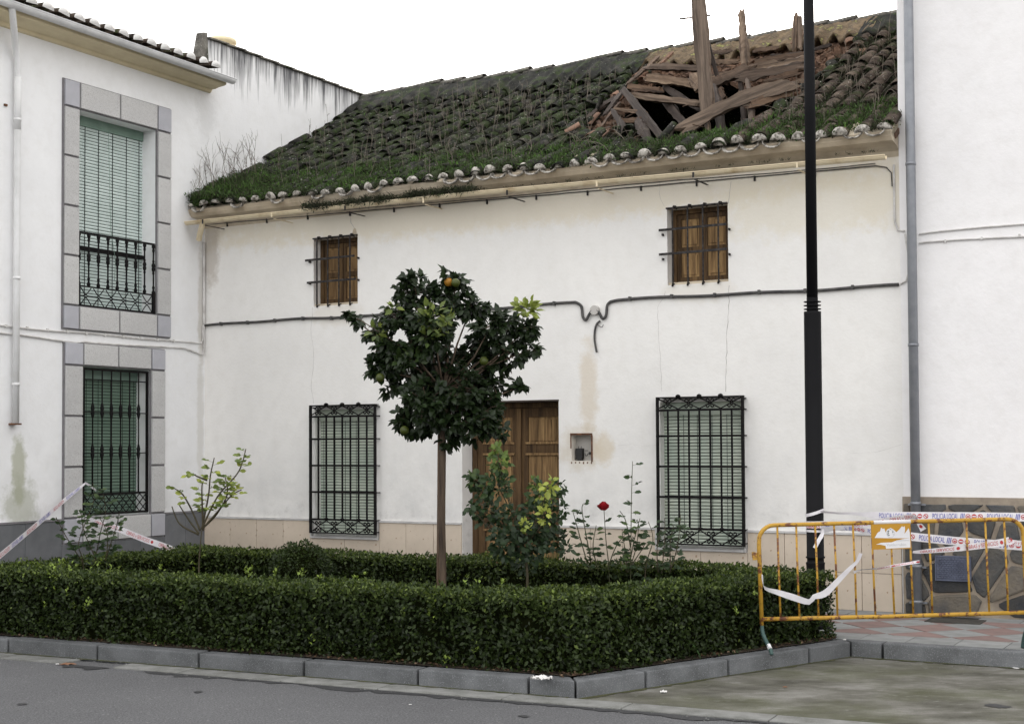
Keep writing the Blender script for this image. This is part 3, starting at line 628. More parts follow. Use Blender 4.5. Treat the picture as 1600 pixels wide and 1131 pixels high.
MB().add([(5.768 + .055*math.cos(a), yy, 3.215 + .055*math.sin(a)) for yy in (-.045, 0) for a in np.linspace(0, 2*math.pi, 13)[:-1]], [tuple(range(12))] + [(i, (i+1)%12, (i+1)%12+12, i+12) for i in range(12)]).build('junction_box', M['box_white'], HOUSE)
MB().tube(smooth_path([(5.83, -.02, 3.09), (5.79, -.02, 3.06), (5.765, -.02, 2.99), (5.76, -.02, 2.88), (5.785, -.022, 2.74)], 6), .012, 6).build('dangling_cable', M['black_cable'], HOUSE, True)
MB().tube(smooth_path([(5.79, -.02, 3.06), (5.83, -.03, 3.03), (5.86, -.03, 3.02), (5.875, -.03, 3.05)], 5), .004, 5).build('loose_strand', M['black_cable'], HOUSE)
MB().tube([(9.135, -.014, 4.52), (9.135, -.014, 4.0), (9.14, -.014, 3.93), (9.17, -.014, 3.85), (9.24, -.055, 3.83)], .011, 6).build('painted_conduit', M['white_cable'], HOUSE)

# ------------------------------------------------------------------ house roof
EZ, RZ, RD, EO = 4.80, 7.02, 3.6, -.33
PHI = math.atan2(RZ-EZ, RD-EO); RL = math.hypot(RZ-EZ, RD-EO)
def sag(u, v):
    return -.05*math.sin(math.pi*min(1, max(0, u/9.2)))*math.sin(math.pi*v/RL) + .018*math.sin(u*1.9+v*1.3) + .012*math.sin(u*4.3-v*2.1)
def rp(u, v, h=0.):                                        # roof surface: along the eave, up the slope, height above it
    h += sag(u, v); return Vector((u, EO + v*math.cos(PHI) - h*math.sin(PHI), EZ + v*math.sin(PHI) + h*math.cos(PHI)))
def v_of(y): return (y-EO)/math.cos(PHI)
T_POLY = [(4.951, .994), (5.016, 1.49), (5.015, 2.263), (5.06, 2.569), (5.046, 3.133), (5.202, 3.662), (6.159, 3.7), (7.6, 3.7), (7.95, 3.2), (8.05, 2.8), (7.9, 2.243), (7.815, 1.352), (7.682, .939), (7.636, .519), (7.551, .127), (6.533, .06), (6.313, .032), (5.782, .592), (5.4, .782)]
O_POLY = [(5.30, 1.40), (5.22, 2.25), (5.25, 2.9), (5.91, 2.82), (6.561, 2.477), (6.95, 1.9), (7.62, 1.228), (7.60, .53), (7.5, .16), (6.89, .13), (6.30, .12), (5.80, .80)]
ROOF = empty('roof', parent=HOUSE)
# clay bedding under the tiles, torn open
def bedding():
    m = MB(); nu, nv = 150, 74; idx = {}
    jit = RNG.normal(0, .035, (nu+2, nv+2, 2)); hh = RNG.normal(0, 1, (nu+2, nv+2))
    def vid(i, j):
        if (i, j) not in idx:
            u, v = -.02 + 9.22*i/nu, .12 + (RL-.14)*j/nv
            near = inpoly(u, EO+v*math.cos(PHI), T_POLY)
            p = rp(u, v, -.07 + (.022*hh[i, j] if near else 0) + (.02*math.sin(u*21)*math.sin(v*17) if near else 0)); idx[(i, j)] = len(m.v); m.v.append(tuple(p))
        return idx[(i, j)]
    for i in range(nu):
        for j in range(nv):
            u, v = -.02 + 9.22*(i+.5)/nu, .12 + (RL-.14)*(j+.5)/nv
            if inpoly(u + jit[i, j, 0], EO + v*math.cos(PHI) + jit[i, j, 1], O_POLY): continue
            m.f.append((vid(i, j), vid(i+1, j), vid(i+1, j+1), vid(i, j+1)))
    o = m.build('clay_bedding', M['earth'], ROOF, fix=False); md = o.modifiers.new('thick', 'SOLIDIFY'); md.thickness = .05; md.offset = -1
bedding()
MB().add([tuple(p) for p in (Vector((-.1, 7.6, 4.7)), Vector((9.3, 7.6, 4.7)), Vector((9.3, 3.62, 7.06)), Vector((-.1, 3.62, 7.06)))], [(0,1,2,3)]).build('rear_slope', M['tile'], ROOF, fix=False)
def tile_mesh(r0, r1, L, th=.014, seg=6, name='roof_tile', depth=.8):
    vs, fs = [], []
    for y, r in ((0, r0), (L, r1)):
        for rr in (r, r-th):
            for k in range(seg+1): a = math.pi*(k/seg); vs.append((-rr*math.cos(a), y, rr*math.sin(a)*depth - (0 if rr == r else 0)))
    n = seg+1
    for k in range(seg):
        fs += [(k, k+1, 2*n+k+1, 2*n+k), (n+k, 3*n+k, 3*n+k+1, n+k+1), (k, n+k, n+k+1, k+1)]
    fs += [(0, 2*n, 3*n, n), (seg, n+seg, 3*n+seg, 2*n+seg)]
    m = MB(); m.v = vs; m.f = fs; return m.mesh(name, True)
PITCHU, EXPO, TL = .2155, .305, .40
cov_mesh = [tile_mesh(random.uniform(.082, .09), random.uniform(.066, .072), TL, .014) for _ in range(5)]
pan_mesh = tile_mesh(.098, .098, TL, .013, 6, 'pan_tile', -.55)
nrow = int((RL-.42)/EXPO)+1; ncol = 43
spots = []
for c in range(ncol):
    for r in range(nrow):
        u = .09 + PITCHU*c + .012*math.sin(c*2.3) + .02*math.sin(r*.8+c*.13); v = EXPO*r
        y = EO + (v+.2)*math.cos(PHI)
        hole = inpoly(u, y, T_POLY) or (r > 1 and random.random() < .018)
        spots.append((c, r, u, v, hole))
def tile_mat(u): return M['tile_side'] if u > 7.7 else M['tile']
cov_by_mat = {}
for mk in ('tile', 'tile_side'):
    cov_by_mat[mk] = []
    for m0 in cov_mesh: m1 = m0.copy(); m1.materials.clear(); m1.materials.append(M[mk]); cov_by_mat[mk].append(m1)
live = [s for s in spots if not s[4]]
live.sort(key=lambda s: dist_cam(s[2], EO+s[3]*math.cos(PHI), EZ+s[3]*math.sin(PHI)))
def cover_xf(u, v):
    j = random.gauss
    loc = rp(u + j(0, .011), v + j(0, .03), .03 + j(0, .008)); return loc, (PHI - R(2.6) + j(0, .035), j(0, .07), j(0, .055))
def bake(dst, mesh, loc, rot):
    mat = Matrix.Translation(loc) @ Matrix.Rotation(rot[2], 4, 'Z') @ Matrix.Rotation(rot[1], 4, 'Y') @ Matrix.Rotation(rot[0], 4, 'X')
    dst.add([mat @ v.co for v in mesh.vertices], [tuple(p.vertices) for p in mesh.polygons])
rest = MB()
for i, (c, r, u, v, _) in enumerate(live):
    loc, rot = cover_xf(u, v)
    if i < 298: part('roof_tile', random.choice(cov_by_mat['tile_side' if u > 7.6 else 'tile']), None, ROOF, loc, rot)
    else: bake(rest, random.choice(cov_mesh), loc, rot)
rest.build('roof_tiles', M['tile'], ROOF, True, 'stuff', fix=False)
pans = MB()
for c, r, u, v, hole in spots:
    up = u + PITCHU/2
    if up > 9.1 or inpoly(up, EO+(v+.2)*math.cos(PHI), T_POLY): continue
    bake(pans, pan_mesh, rp(up + random.gauss(0, .006), v + (.05 if r == 0 else 0), .035 + random.gauss(0, .005)), (PHI - R(2.5), 0, 0))
pans.build('pan_tiles', M['tile'], ROOF, True, 'stuff', fix=False)
# whitewashed mortar plugs in the tile mouths at the eave
def plug_mesh():
    m = MB(); n = 8; ring = [(-.080*math.cos(math.pi*k/n), 0, .080*math.sin(math.pi*k/n) - .02) for k in range(n+1)]
    vs = ring + [(x*.7, -.02, z*.7+.008) for x, y, z in ring] + [(0, -.026, .02)]
    fs = [(k, k+1, n+2+k, n+1+k) for k in range(n)] + [(n+1+k, n+2+k, 2*n+2) for k in range(n)] + [(0, n+1, 2*n+1, n)] + [(n+1, 2*n+2, 2*n+1)]
    return m.add(vs, fs).mesh('mortar_plug', True)
pg = plug_mesh(); pg.materials.append(M['plug'])
for c in range(ncol):
    u = .09 + PITCHU*c + .012*math.sin(c*2.3) + .02*math.sin(c*.13)
    o = part('mortar_plug', pg, None, ROOF, rp(u, -.012, .052), (PHI - R(8) + random.gauss(0, .1), random.gauss(0, .12), 0), scale=(random.uniform(.8, 1.12), 1, random.uniform(.75, 1.15)))
    if random.random() < .12 and u < 6: o.scale = (.6, 1, .6)
# scalloped white pan lips under the eave row
lip = MB()
for c in range(ncol):
    u = .09 + PITCHU*c + .012*math.sin(c*2.3) + PITCHU/2
    if random.random() < (.55 if u < 4 else .22) or u > 9.08: continue
    n = 8; vs = []; tl = random.gauss(0, .012)
    for k in range(n+1):
        a = math.pi*k/n; tz = tl*(k-4)/4; vs += [(u - .098*math.cos(a), EO-.045, EZ + .028 + tz - .062*math.sin(a)), (u - .098*math.cos(a), EO+.03, EZ + .05 - .062*math.sin(a)), (u - .098*math.cos(a), EO-.045, EZ + .012 + tz - .062*math.sin(a)), (u - .098*math.cos(a), EO+.03, EZ + .03 - .062*math.sin(a))]
    lip.add(vs, [(4*k, 4*k+4, 4*k+5, 4*k+1) for k in range(n)] + [(4*k+2, 4*k+3, 4*k+7, 4*k+6) for k in range(n)] + [(4*k, 4*k+2, 4*k+6, 4*k+4) for k in range(n)])
lip.build('eave_pan_lips', M['plug'], ROOF, True, 'stuff', fix=False)
MB().sweep([(-.30, 4.765), (-.325, 4.80), (-.05, 4.99), (0.1, 4.99), (.1, 4.765)], .0, 9.185).build('eave_mortar_bed', M['cream2'], ROOF)
# ridge: mortar band with scalloped edge, and cap tiles
def ridge_band(u0, u1, mat, low, amp, name='ridge_band'):
    m = MB(); nu = int((u1-u0)/.027); nv = 5; g = []
    for i in range(nu+1):
        u = u0 + (u1-u0)*i/nu; ph = 2*math.pi*(u-.09)/PITCHU; cs = math.cos(ph)
        vl = v_of(low) + .03*math.sin(u*3.1) + .045*cs*amp + random.uniform(-.02, .02) + .03*math.sin(u*7.7); vt = RL - .02; row = []
        for j in range(nv+1):
            t = j/nv; v = vl + (vt-vl)*t; h = .085 + .055*t + .050*cs*(1-t)*amp*(.7+.4*math.sin(u*5.3)) + random.uniform(-.011, .011); row.append((v, h))
        g.append((u, row))
    def V(u, v, h): return tuple(rp(u, v, h))
    top = [V(u, v, h) for u, row in g for v, h in row]; bot = [V(u, row[0][0]+.012, row[0][1]-.035) for u, row in g]; bk = [V(u, row[0][0]+.16, -.02) for u, row in g]
    k = nv+1; n = len(g); o1 = n*k; o2 = o1+n
    fs = [(i*k+j, (i+1)*k+j, (i+1)*k+j+1, i*k+j+1) for i in range(n-1) for j in range(nv)]
    fs += [(i*k, o1+i, o1+i+1, (i+1)*k) for i in range(n-1)] + [(o1+i, o2+i, o2+i+1, o1+i+1) for i in range(n-1)]
    m.v = top+bot+bk; m.f = fs; return m.build(name, mat, ROOF, True, fix=False)
ridge_band(.05, 4.95, M['ridge_dark'], 3.02, 1.0); ridge_band(4.90, 8.12, M['ridge_mortar'], 3.12, 1.25); ridge_band(7.96, 9.2, M['ridge_dark'], 3.05, 1.1)
rc = tile_mesh(.105, .10, .47, .02, 6, 'ridge_tile', .75); rc.materials.append(M['ridge_cap'])
u = -.05
while u < 9.1:
    p = rp(u, RL, 0); part('ridge_tile', rc, None, ROOF, (u, RD+.02, RZ + .085 + sag(u, RL) + random.uniform(-.008, .008)), (random.uniform(-.02, .02)+R(4.5), random.uniform(-.05, .05), -math.pi/2 + random.uniform(-.02, .02))); u += .37 + random.uniform(-.02, .02)
# ------------------------------------------------------------------ broken timbers in the hole
def beam_mesh(L, w, t, bow=0., rough=.06, seg=14, taper=1., name='beam', ends=True):
    vs = []; fs = []
    for i in range(seg+1):
        f = i/seg; k = (1 + (taper-1)*f)*(.72 if i in (0, seg) else 1)*(1 + .12*math.sin(f*9+w*50)); bz = bow*math.sin(math.pi*f)
        for sy, sz in ((-1,-1), (1,-1), (1.05,0), (1,1), (-1,1), (-1.05,0)):
            vs.append((L*f + (random.uniform(-1, 1)*w*.8 if i in (0, seg) and ends else 0), sy*t/2*k*(1+random.uniform(-rough, rough)), bz + sz*w/2*k*(1+random.uniform(-rough, rough)*1.6) + random.uniform(-rough, rough)*w*.5))
    for i in range(seg):
        for k in range(6): fs.append((i*6+k, i*6+(k+1)%6, (i+1)*6+(k+1)%6, (i+1)*6+k))
    fs += [(5,4,3,2,1,0), tuple(seg*6+k for k in range(6))]
    m = MB(); m.v = vs; m.f = fs; return m.mesh(name)
def orient(p, q):
    x = (q-p).normalized(); y = Vector((0, 1, 0)); y = (y - x*y.dot(x)).normalized(); z = x.cross(y)
    return Matrix((x, y, z)).transposed().to_4x4()
def beam(a, b, ya, yb, wpx, t, mat, name='broken_beam', bow=0., taper=1., parent=None, rough=.07):
    p, q = hl(a[0], a[1], ya), hl(b[0], b[1], yb); mid = hw(*((p+q)/2)); w = wpx*mid.y/FOCAL
    m = beam_mesh((q-p).length, w*.86, t, bow + random.uniform(-.02, .02), rough*1.4, 14, taper, name); o = part(name, m, mat, parent or ROOF)
    mw = Matrix.Translation(p) @ orient(p, q); o.matrix_local = mw; return o
BM, BL, BD = M['beam'], M['beam_lite'], M['beam_dark']
def loose(label, group=None, **kw):
    pass
# loose timbers that stand free of the roof
def loose_beam(name, label, a, b, ya, yb, wpx, t, mat, bow=0., taper=1., rough=.07):
    p, q = hl(a[0], a[1], ya), hl(b[0], b[1], yb); mid = hw(*((p+q)/2)); w = wpx*mid.y/FOCAL
    o = part(name, beam_mesh((q-p).length, w, t, bow, rough*1.2, 18, taper, name), mat)
    o.matrix_local = Matrix.Translation(Vector(H0)) @ Matrix.Rotation(-HA, 4, 'Z') @ Matrix.Translation(p) @ orient(p, q); return tag(o, label, 'timber', 'timbers standing loose in the roof hole')
loose_beam('upright_plank', 'tall weathered plank standing upright out of the collapsed roof', (1105, 170), (1086, -60), .95, 1.15, 25, .07, BL, taper=.74, rough=.05)
loose_beam('splintered_lath', 'thin dark lath leaning behind the tall upright plank', (1120, 118), (1093, 14), 1.25, 1.35, 7, .03, BD, taper=.6)
loose_beam('round_post', 'round split post rising through the roof near the ridge', (1165, 106), (1158, 19), 1.95, 2.1, 12, .085, BL, taper=.85, rough=.1)
loose_beam('forked_post_stub', 'pale cleft stub of a post beside the lamp post, left half', (1241, 78), (1243.5, 24), 2.55, 2.65, 7.5, .05, BL, rough=.04)
loose_beam('forked_post_stub', 'pale cleft stub of a post beside the lamp post, right half', (1250, 80), (1250, 25), 2.55, 2.65, 6.5, .05, BL, rough=.04)
loose_beam('fallen_plank', 'long curved plank lying diagonally across the roof hole', (1063, 206), (1245, 132), .62, 1.25, 21, .06, BL, bow=.09, rough=.06)
loose_beam('nail_strip', 'thin splinter sticking out across the tall upright plank', (1063, 30), (1113, 24), 1.0, 1.2, 2.5, .012, BD, rough=.2)
# roof carpentry still in place
for args in [
    ((1012, 106), (1092, 109), 2.45, 2.35, 11, .09, BM), ((1008, 121), (1094, 133), 2.2, 2.1, 15, .10, BL), ((982, 148), (1098, 163), 1.75, 1.55, 12, .09, BL),
    ((984, 136), (1036, 142), 1.95, 1.85, 11, .08, BM), ((960, 170), (1009, 176), 1.35, 1.1, 6, .05, BL), ((964, 189), (1012, 186), 1.05, 1.0, 8, .06, BM),
    ((974, 140), (1047, 233), 1.75, .25, 13, .07, BD), ((957, 172), (995, 237), 1.3, .2, 10, .06, BD), ((998, 190), (1024, 236), .95, .2, 17, .07, BD),
    ((1036, 155), (1074, 200), 1.9, 1.3, 14, .08, BD), ((1036, 134), (1100, 174), 2.3, 1.7, 12, .08, BD), ((1084, 122), (1096, 138), 2.0, 1.9, 22, .05, BL),
    ((1108, 130), (1172, 107), 1.75, 2.0, 19, .10, BM), ((1168, 126), (1175, 208), 1.5, .75, 8, .05, BM), ((1157, 128), (1163, 195), 1.9, 1.4, 8, .05, BD),
    ((1102, 160), (1110, 218), 1.2, .6, 7, .05, BM), ((1114, 136), (1128, 220), 1.6, .7, 15, .08, BD), ((1170, 167), (1236, 146), .95, 1.25, 15, .05, BM),
    ((1148, 202), (1234, 160), .68, 1.12, 4, .03, BM), ((1176, 207), (1236, 164), .62, 1.1, 8, .04, BL), ((1085, 205), (1046, 240), 1.0, .3, 12, .08, BD),
    ((1020, 240), (1052, 200), .35, 1.6, 9, .07, BD), ((1120, 140), (1130, 160), 2.4, 2.2, 18, .05, BM)]:
    beam(*args, name='broken_beam')
# boards and slabs still bedded round the edge
for a, b, ya, yb, w, mt in [((1150, 124), (1254, 104), 1.85, 1.75, 17, BM), ((1160, 108), (1262, 92), 2.15, 2.0, 13, BL), ((1182, 96), (1262, 84), 2.4, 2.25, 10, BM), ((1108, 95), (1156, 96), 2.5, 2.45, 9, BL), ((1206, 88), (1255, 83), 2.6, 2.5, 6, BD),
    ((1112, 82), (1142, 80), 2.75, 2.7, 8, BM), ((1200, 128), (1250, 112), 1.72, 1.6, 12, BM), ((1225, 138), (1262, 126), 1.5, 1.4, 8, BL), ((1178, 80), (1215, 76), 2.8, 2.75, 8, BM), ((1260, 78), (1300, 70), 2.65, 2.5, 6, BD),
    ((1005, 112), (1030, 88), 2.5, 2.85, 6, BM), ((1026, 104), (1046, 84), 2.55, 2.8, 3, BL), ((1034, 100), (1052, 82), 2.6, 2.85, 4, M['tile_red']), ((980, 132), (1010, 104), 2.25, 2.6, 6, BM), ((945, 180), (975, 140), 1.4, 2.0, 9, BD), ((940, 200), (970, 160), 1.15, 1.7, 5, BM), ((918, 185), (962, 152), 1.4, 1.9, 8, BD), ((1238, 70), (1262, 46), 2.8, 3.1, 8, M['tile_red'])]:
    beam(a, b, ya, yb, w, .035, mt, 'roof_board', rough=.12)
# broken tiles and rubble round the hole
rub = [tile_mesh(.08, .07, L, .014, 5, 'broken_tile') for L in (.12, .18, .25)]
for m_ in rub: m_.materials.append(M['tile_red'])
rub2 = [m_.copy() for m_ in rub]
for m_ in rub2: m_.materials.clear(); m_.materials.append(M['tile'])
n = len(T_POLY)
for i in range(n):
    p, q = T_POLY[i-1], T_POLY[i]; L = math.dist(p, q)
    for k in range(max(1, int(L/.12))):
        f = random.random(); u, y_ = p[0]+(q[0]-p[0])*f + random.gauss(0, .06), p[1]+(q[1]-p[1])*f + random.gauss(0, .07)
        if y_ > 3.0 or inpoly(u, y_, O_POLY): continue
        part('broken_tile', random.choice(rub if random.random() < .22 else rub2), None, ROOF, rp(u, v_of(y_), random.uniform(-.03, .03)), (PHI+random.gauss(0, .3), random.gauss(0, .4), random.gauss(0, .9)))
o = part('broken_tile', tile_mesh(.085, .08, .2, .016, 6, 'broken_tile'), M['tile_red'], ROOF, rp(4.98, v_of(.86), .05), (PHI, .1, -1.2))
bits = MB()
for i in range(1500):
    u, y_ = random.uniform(5, 7.8), random.uniform(.1, 3.2)
    if not inpoly(u, y_, T_POLY) or inpoly(u, y_, O_POLY): continue
    c = rp(u, v_of(y_), -.05 + random.uniform(0, .03)); s = random.uniform(.01, .045)
    mt = Matrix.Translation(c) @ Matrix.Rotation(random.uniform(0, 6), 4, Vector((random.random(), random.random(), random.random()+.01)).normalized())
    bits.add([mt @ Vector((x*s*random.uniform(.6, 1.6), y*s*random.uniform(.5, 1), z*s*.5)) for x in (-1, 1) for y in (-1, 1) for z in (-1, 1)], [(0,1,3,2), (4,6,7,5), (0,4,5,1), (2,3,7,6), (0,2,6,4), (1,5,7,3)])
bits.build('rubble', M['earth'], ROOF, kind='stuff')

sp = MB()
for i in range(150):                                       # cane and splinters over the torn edge
    u, y_ = random.uniform(4.95, 7.8), random.uniform(.2, 3.1)
    if not inpoly(u, y_, T_POLY): continue
    if inpoly(u, y_, O_POLY) and random.random() < .75: continue
    c = rp(u, v_of(y_), random.uniform(-.04, .05)); a = random.gauss(.3, .9); L = random.uniform(.08, .38); d = Vector((math.cos(a)*L, math.sin(a)*L*.7, math.sin(a)*L*.45 + random.gauss(0, .05)))
    sp.tube([c - d/2, c + Vector((0, 0, random.uniform(-.01, .01))), c + d/2], [random.uniform(.003, .009), random.uniform(.004, .012), .002], 4)
sp.build('splinters', M['beam'], ROOF, kind='stuff', fix=False)

# ------------------------------------------------------------------ left house (wall square to the first house)
LEFT = empty('left_house', tuple(H0), math.pi/2 - HA, 'white house at left with stone framed windows and white gutter', 'house')
O1 = (-2.24, -.93, 3.385, 5.74); O2 = (-2.17, -1.03, .87, 2.675)
wall_mb(-9, -.02, -.1, 6.62, [O1, O2], .3).build('street_wall', M['wall_left'], LEFT, fix=False)
MB().box(-.02, 9, 0, .13, -.1, 7.17).build('party_wall', M['wall_left'], LEFT)
MB().box(-9, 9, 3.2, 3.4, -.1, 6.6).build('back_wall', M['wall_left'], LEFT)
MB().sweep([(.0, 6.44), (-.03, 6.45), (-.05, 6.485), (-.11, 6.485), (-.16, 6.50), (-.27, 6.51), (-.295, 6.52), (-.295, 6.60), (0, 6.62)], -9, .09).build('cornice', M['cream'], LEFT)
gutter_run(-3.0, .14, 6.602, 6.585, -.365, .062, M['gutter_white'], LEFT); gutter_run(-9, -3.0, 6.63, 6.603, -.365, .063, M['gutter_white'], LEFT)
MB().add([(.141, -.365 + .062*math.cos(t), 6.585 + .062*math.sin(t)) for t in np.linspace(math.pi, 2*math.pi, 9)], [tuple(range(9))]).build('gutter_end', M['gutter_white'], LEFT, fix=False)
for x in (-2.35, -1.05): MB().tube([(x-.02, -.36, 6.664-.0), (x+.02, -.36, 6.664)], .064, 14).build('gutter_joint', M['gutter_white'], LEFT, True) if False else None
LR = empty('roof', parent=LEFT); ph = R(19)
MB().add([(-9, -.26, 6.63), (-.02, -.26, 6.63), (-.02, 3.4, 6.63+3.66*math.tan(ph)*.3), (-9, 3.4, 6.63+3.66*math.tan(ph)*.3)], [(0,1,2,3)]).build('roof_underlay', M['tile'], LR, fix=False)
lt = tile_mesh(.092, .078, .42, .015, 6, 'roof_tile'); lt.materials.append(M['tile_side'])
lp = plug_mesh(); lp.materials.append(M['plug_left'])
for c in range(24):
    x = -.20 - .236*c
    for r in range(3):
        part('roof_tile', lt, None, LR, (x + random.gauss(0, .005), -.36 + .31*r*math.cos(ph*.5), 6.685 + .31*r*math.sin(ph*.5) + .012*(r > 0)), (ph*.35 + random.gauss(0, .02), random.gauss(0, .03), random.gauss(0, .03)))
    part('mortar_plug', lp, None, LR, (x, -.365, 6.70), (random.gauss(0, .06), random.gauss(0, .1), 0), scale=(1.08, 1, 1.05))
# parapet coping tiles, rough upstand and flue
cp = bevbox(.40, .20, .022, .004, 'coping_tile', .004)
for i in range(22):
    x = .25 + .36*i; part('coping_tile', cp, M['ridge_cap'], LEFT, (x, .06, 7.188 - .001*i + random.uniform(-.003, .004)), (random.uniform(-.02, .02), R(-2.2), random.uniform(-.02, .02)))
MB().add([(x + random.uniform(-.01, .01), y_, z) for x, y_, z in [(-.09, -.012, 6.63), (.06, -.012, 6.63), (-.09, .45, 6.63), (.06, .45, 6.63), (-.07, -.012, 6.95), (.06, -.012, 6.95), (-.07, .16, 6.93), (.06, .16, 6.93), (-.05, -.005, 7.23), (.05, -.005, 7.25), (-.05, .10, 7.23), (.05, .10, 7.25)]],
         [(0,1,5,4), (4,5,9,8), (2,6,7,3), (6,10,11,7), (0,4,6,2), (4,8,10,6), (1,3,7,5), (5,7,11,9), (8,9,11,10)]).build('parapet_end', M['ridge_cap'], LEFT)
MB().lathe([(.13, 6.7), (.13, 7.40), (.15, 7.42), (.21, 7.44), (.22, 7.47), (.20, 7.50), (.05, 7.53)], (1.05, .62, 0), 18).build('flue', M['cream'], LEFT, True)
# stone surrounds
def surround(o, i, nside, ntop):
    s = empty('window_surround', parent=LEFT); ox0, ox1, oz0, oz1 = o; ix0, ix1, iz0, iz1 = i; y0 = -.022
    b = MB(); b.box(ox0, ix0, y0, -.0005, oz0, oz1); b.box(ix1, ox1, y0, -.0005, oz0, oz1); b.box(ix0, ix1, y0, -.0005, iz1, oz1); b.box(ix0, ix1, y0, -.0005, oz0, iz0); b.build('mortar_backing', M['joint'], s)
    def slab(a, b_, c, d, mt, nm): part(nm, bevbox(b_-a-.026, .03, d-c-.026, .004, nm), mt, s, ((a+b_)/2 + .006, y0-.008, (c+d)/2))
    for a, b_ in ((ox0, ix0), (ix1, ox1)):
        slab(a, b_, iz1, oz1, M['slate'], 'corner_stone'); slab(a, b_, oz0, iz0, M['slate'], 'corner_stone')
        for k in range(nside): slab(a, b_, iz0+(iz1-iz0)*k/nside, iz0+(iz1-iz0)*(k+1)/nside, M['granite'], 'granite_slab')
    for k in range(ntop):
        a, b_ = ix0+(ix1-ix0)*k/ntop, ix0+(ix1-ix0)*(k+1)/ntop; slab(a, b_, iz1, oz1, M['granite'], 'granite_slab'); slab(a, b_, oz0, iz0, M['granite'], 'granite_slab')
    return s
surround((-2.485, -.675, 3.095, 6.065), O1, 4, 2); surround((-2.46, -.775, .57, 2.95), O2, 3, 2)
MB().box(O1[0], O1[1], -.02, .25, 3.362, 3.384).build('sill', M['marble'], LEFT); MB().box(O2[0], O2[1], -.02, .25, .848, .869).build('sill', M['marble'], LEFT)
blind(LEFT, O1[0], O1[1], O1[2], O1[3], .225, .040, M['blind'], M['blind_gap'], .12); blind(LEFT, O2[0], O2[1], O2[2], O2[3], .215, .040, M['blind_left'], M['blind_gap'], .15)
MB().box(O1[0], O1[1]-.0, .175, .20, 4.10, 4.145).build('blind_dark_bar', M['iron'], LEFT)  # dark horizontal bar across the blind, set back behind the railing
# balcony rail
g = empty('balcony_railing', parent=LEFT); x0, x1 = -2.225, -.945; IR = M['iron']
for z, h in ((3.40, .010), (3.63, .008), (4.275, .011)): part('rail', MB().box(x0, x1, -.012, .012, z-h, z+h).mesh('rail'), IR, g)
for x in (x0+.012, x1-.012): part('post', MB().box(x-.017, x+.017, -.0165, .0165, 3.385, 3.66).mesh('post'), IR, g)
prof = [(.012, 0), (.022, .01), (.022, .03), (.011, .06), (.018, .09), (.010, .11), (.010, .25), (.017, .27), (.011, .285), (.022, .31), (.024, .33), (.017, .345), (.024, .36), (.022, .38), (.011, .405), (.017, .42), (.010, .44), (.010, .53), (.018, .56), (.012, .58), (.022, .60), (.022, .625), (.012, .635)]
bal = MB().lathe(prof, (0, 0, 0), 8).mesh('baluster', True); bal.materials.append(IR)
for k in range(9): part('baluster', bal, None, g, (x0+.015 + (x1-x0-.03)*k/8, 0, 3.636))
m = MB(); n = 6; w = (x1-x0-.05)/n
for k in range(n):
    a = x0+.025+w*k
    for p in ([(a+.02, 3.615), (a+w*.5, 3.53), (a+w*.92, 3.515), (a+w*1.0, 3.515)], [(a+.02, 3.412), (a+w*.5, 3.50), (a+w*.92, 3.515), (a+w, 3.515)], [(a+w-.02, 3.615), (a+w*.5, 3.53), (a+w*.08, 3.515), (a, 3.515)], [(a+w-.02, 3.412), (a+w*.5, 3.50), (a+w*.08, 3.515), (a, 3.515)]):
        m.tube(smooth_path([(q[0], 0, q[1]) for q in p], 4), .0062, 5)
m.build('lattice_frieze', IR, g)
MB().tube([(-1.62, .12, 5.6), (-1.60, .10, 4.4), (-1.585, .03, 4.0), (-1.60, .03, 3.75)], .003, 5).build('blind_cord', M['blind_box'], LEFT)
# lower grille
g = empty('window_grille', parent=LEFT); x0, x1, z0, z1 = -2.115, -1.04, .885, 2.655; yy = .02
for x in (x0, x1): part('post', MB().box(x-.016, x+.016, yy-.016, yy+.016, z0, z1).mesh('post'), IR, g)
for z in (z0+.012, 1.135, 1.63, 2.125, 2.52, z1-.012): h = .013 if z in (z0+.012, z1-.012, 1.135) else .006; part('rail', MB().box(x0+.017, x1-.017, yy-.009, yy+.009, z-h, z+h).mesh('rail'), IR, g)
vb = MB().lathe([(.0105, 0), (.0105, .40), (.016, .43), (.024, .47), (.018, .50), (.024, .53), (.016, .57), (.0085, .60), (.0085, .90), (.016, .93), (.024, .97), (.018, 1.0), (.024, 1.03), (.016, 1.07), (.0085, 1.10), (.0085, 1.50)], (0, 0, 0), 8).mesh('bar', True); vb.materials.append(IR)
for k in range(6): part('bar', vb, None, g, (x0 + (x1-x0)*(k+1)/7, yy, 1.145))
m = MB(); n = 9; w = (x1-x0-.03)/n
for k in range(-1, n):
    a = x0+.016+w*k
    for s_ in (1, -1):
        p, q = (a if s_ > 0 else a+2*w, z0+.02), (a+2*w if s_ > 0 else a, 1.125); xs = [p, q]
        xa, xb = x0+.016, x1-.016
        def cl(p, q):
            out = []
            for (ax, az), (bx_, bz) in ((p, q), (q, p)):
                if ax < xa: t = (xa-ax)/(bx_-ax); ax, az = xa, az+(bz-az)*t
                if ax > xb: t = (xb-ax)/(bx_-ax); ax, az = xb, az+(bz-az)*t
                out.append((ax, yy, az))
            return out
        m.tube(cl(p, q), .0065, 5)
m.build('lattice_frieze', IR, g)
s = MB(); [s.box(x1+.017, O2[1]-.0, yy-.006, yy+.006, z-.009, z+.009) or s.box(O2[0], x0-.017, yy-.006, yy+.006, z-.009, z+.009) for z in (1.2, 1.75, 2.35)]; s.build('stay', IR, g)
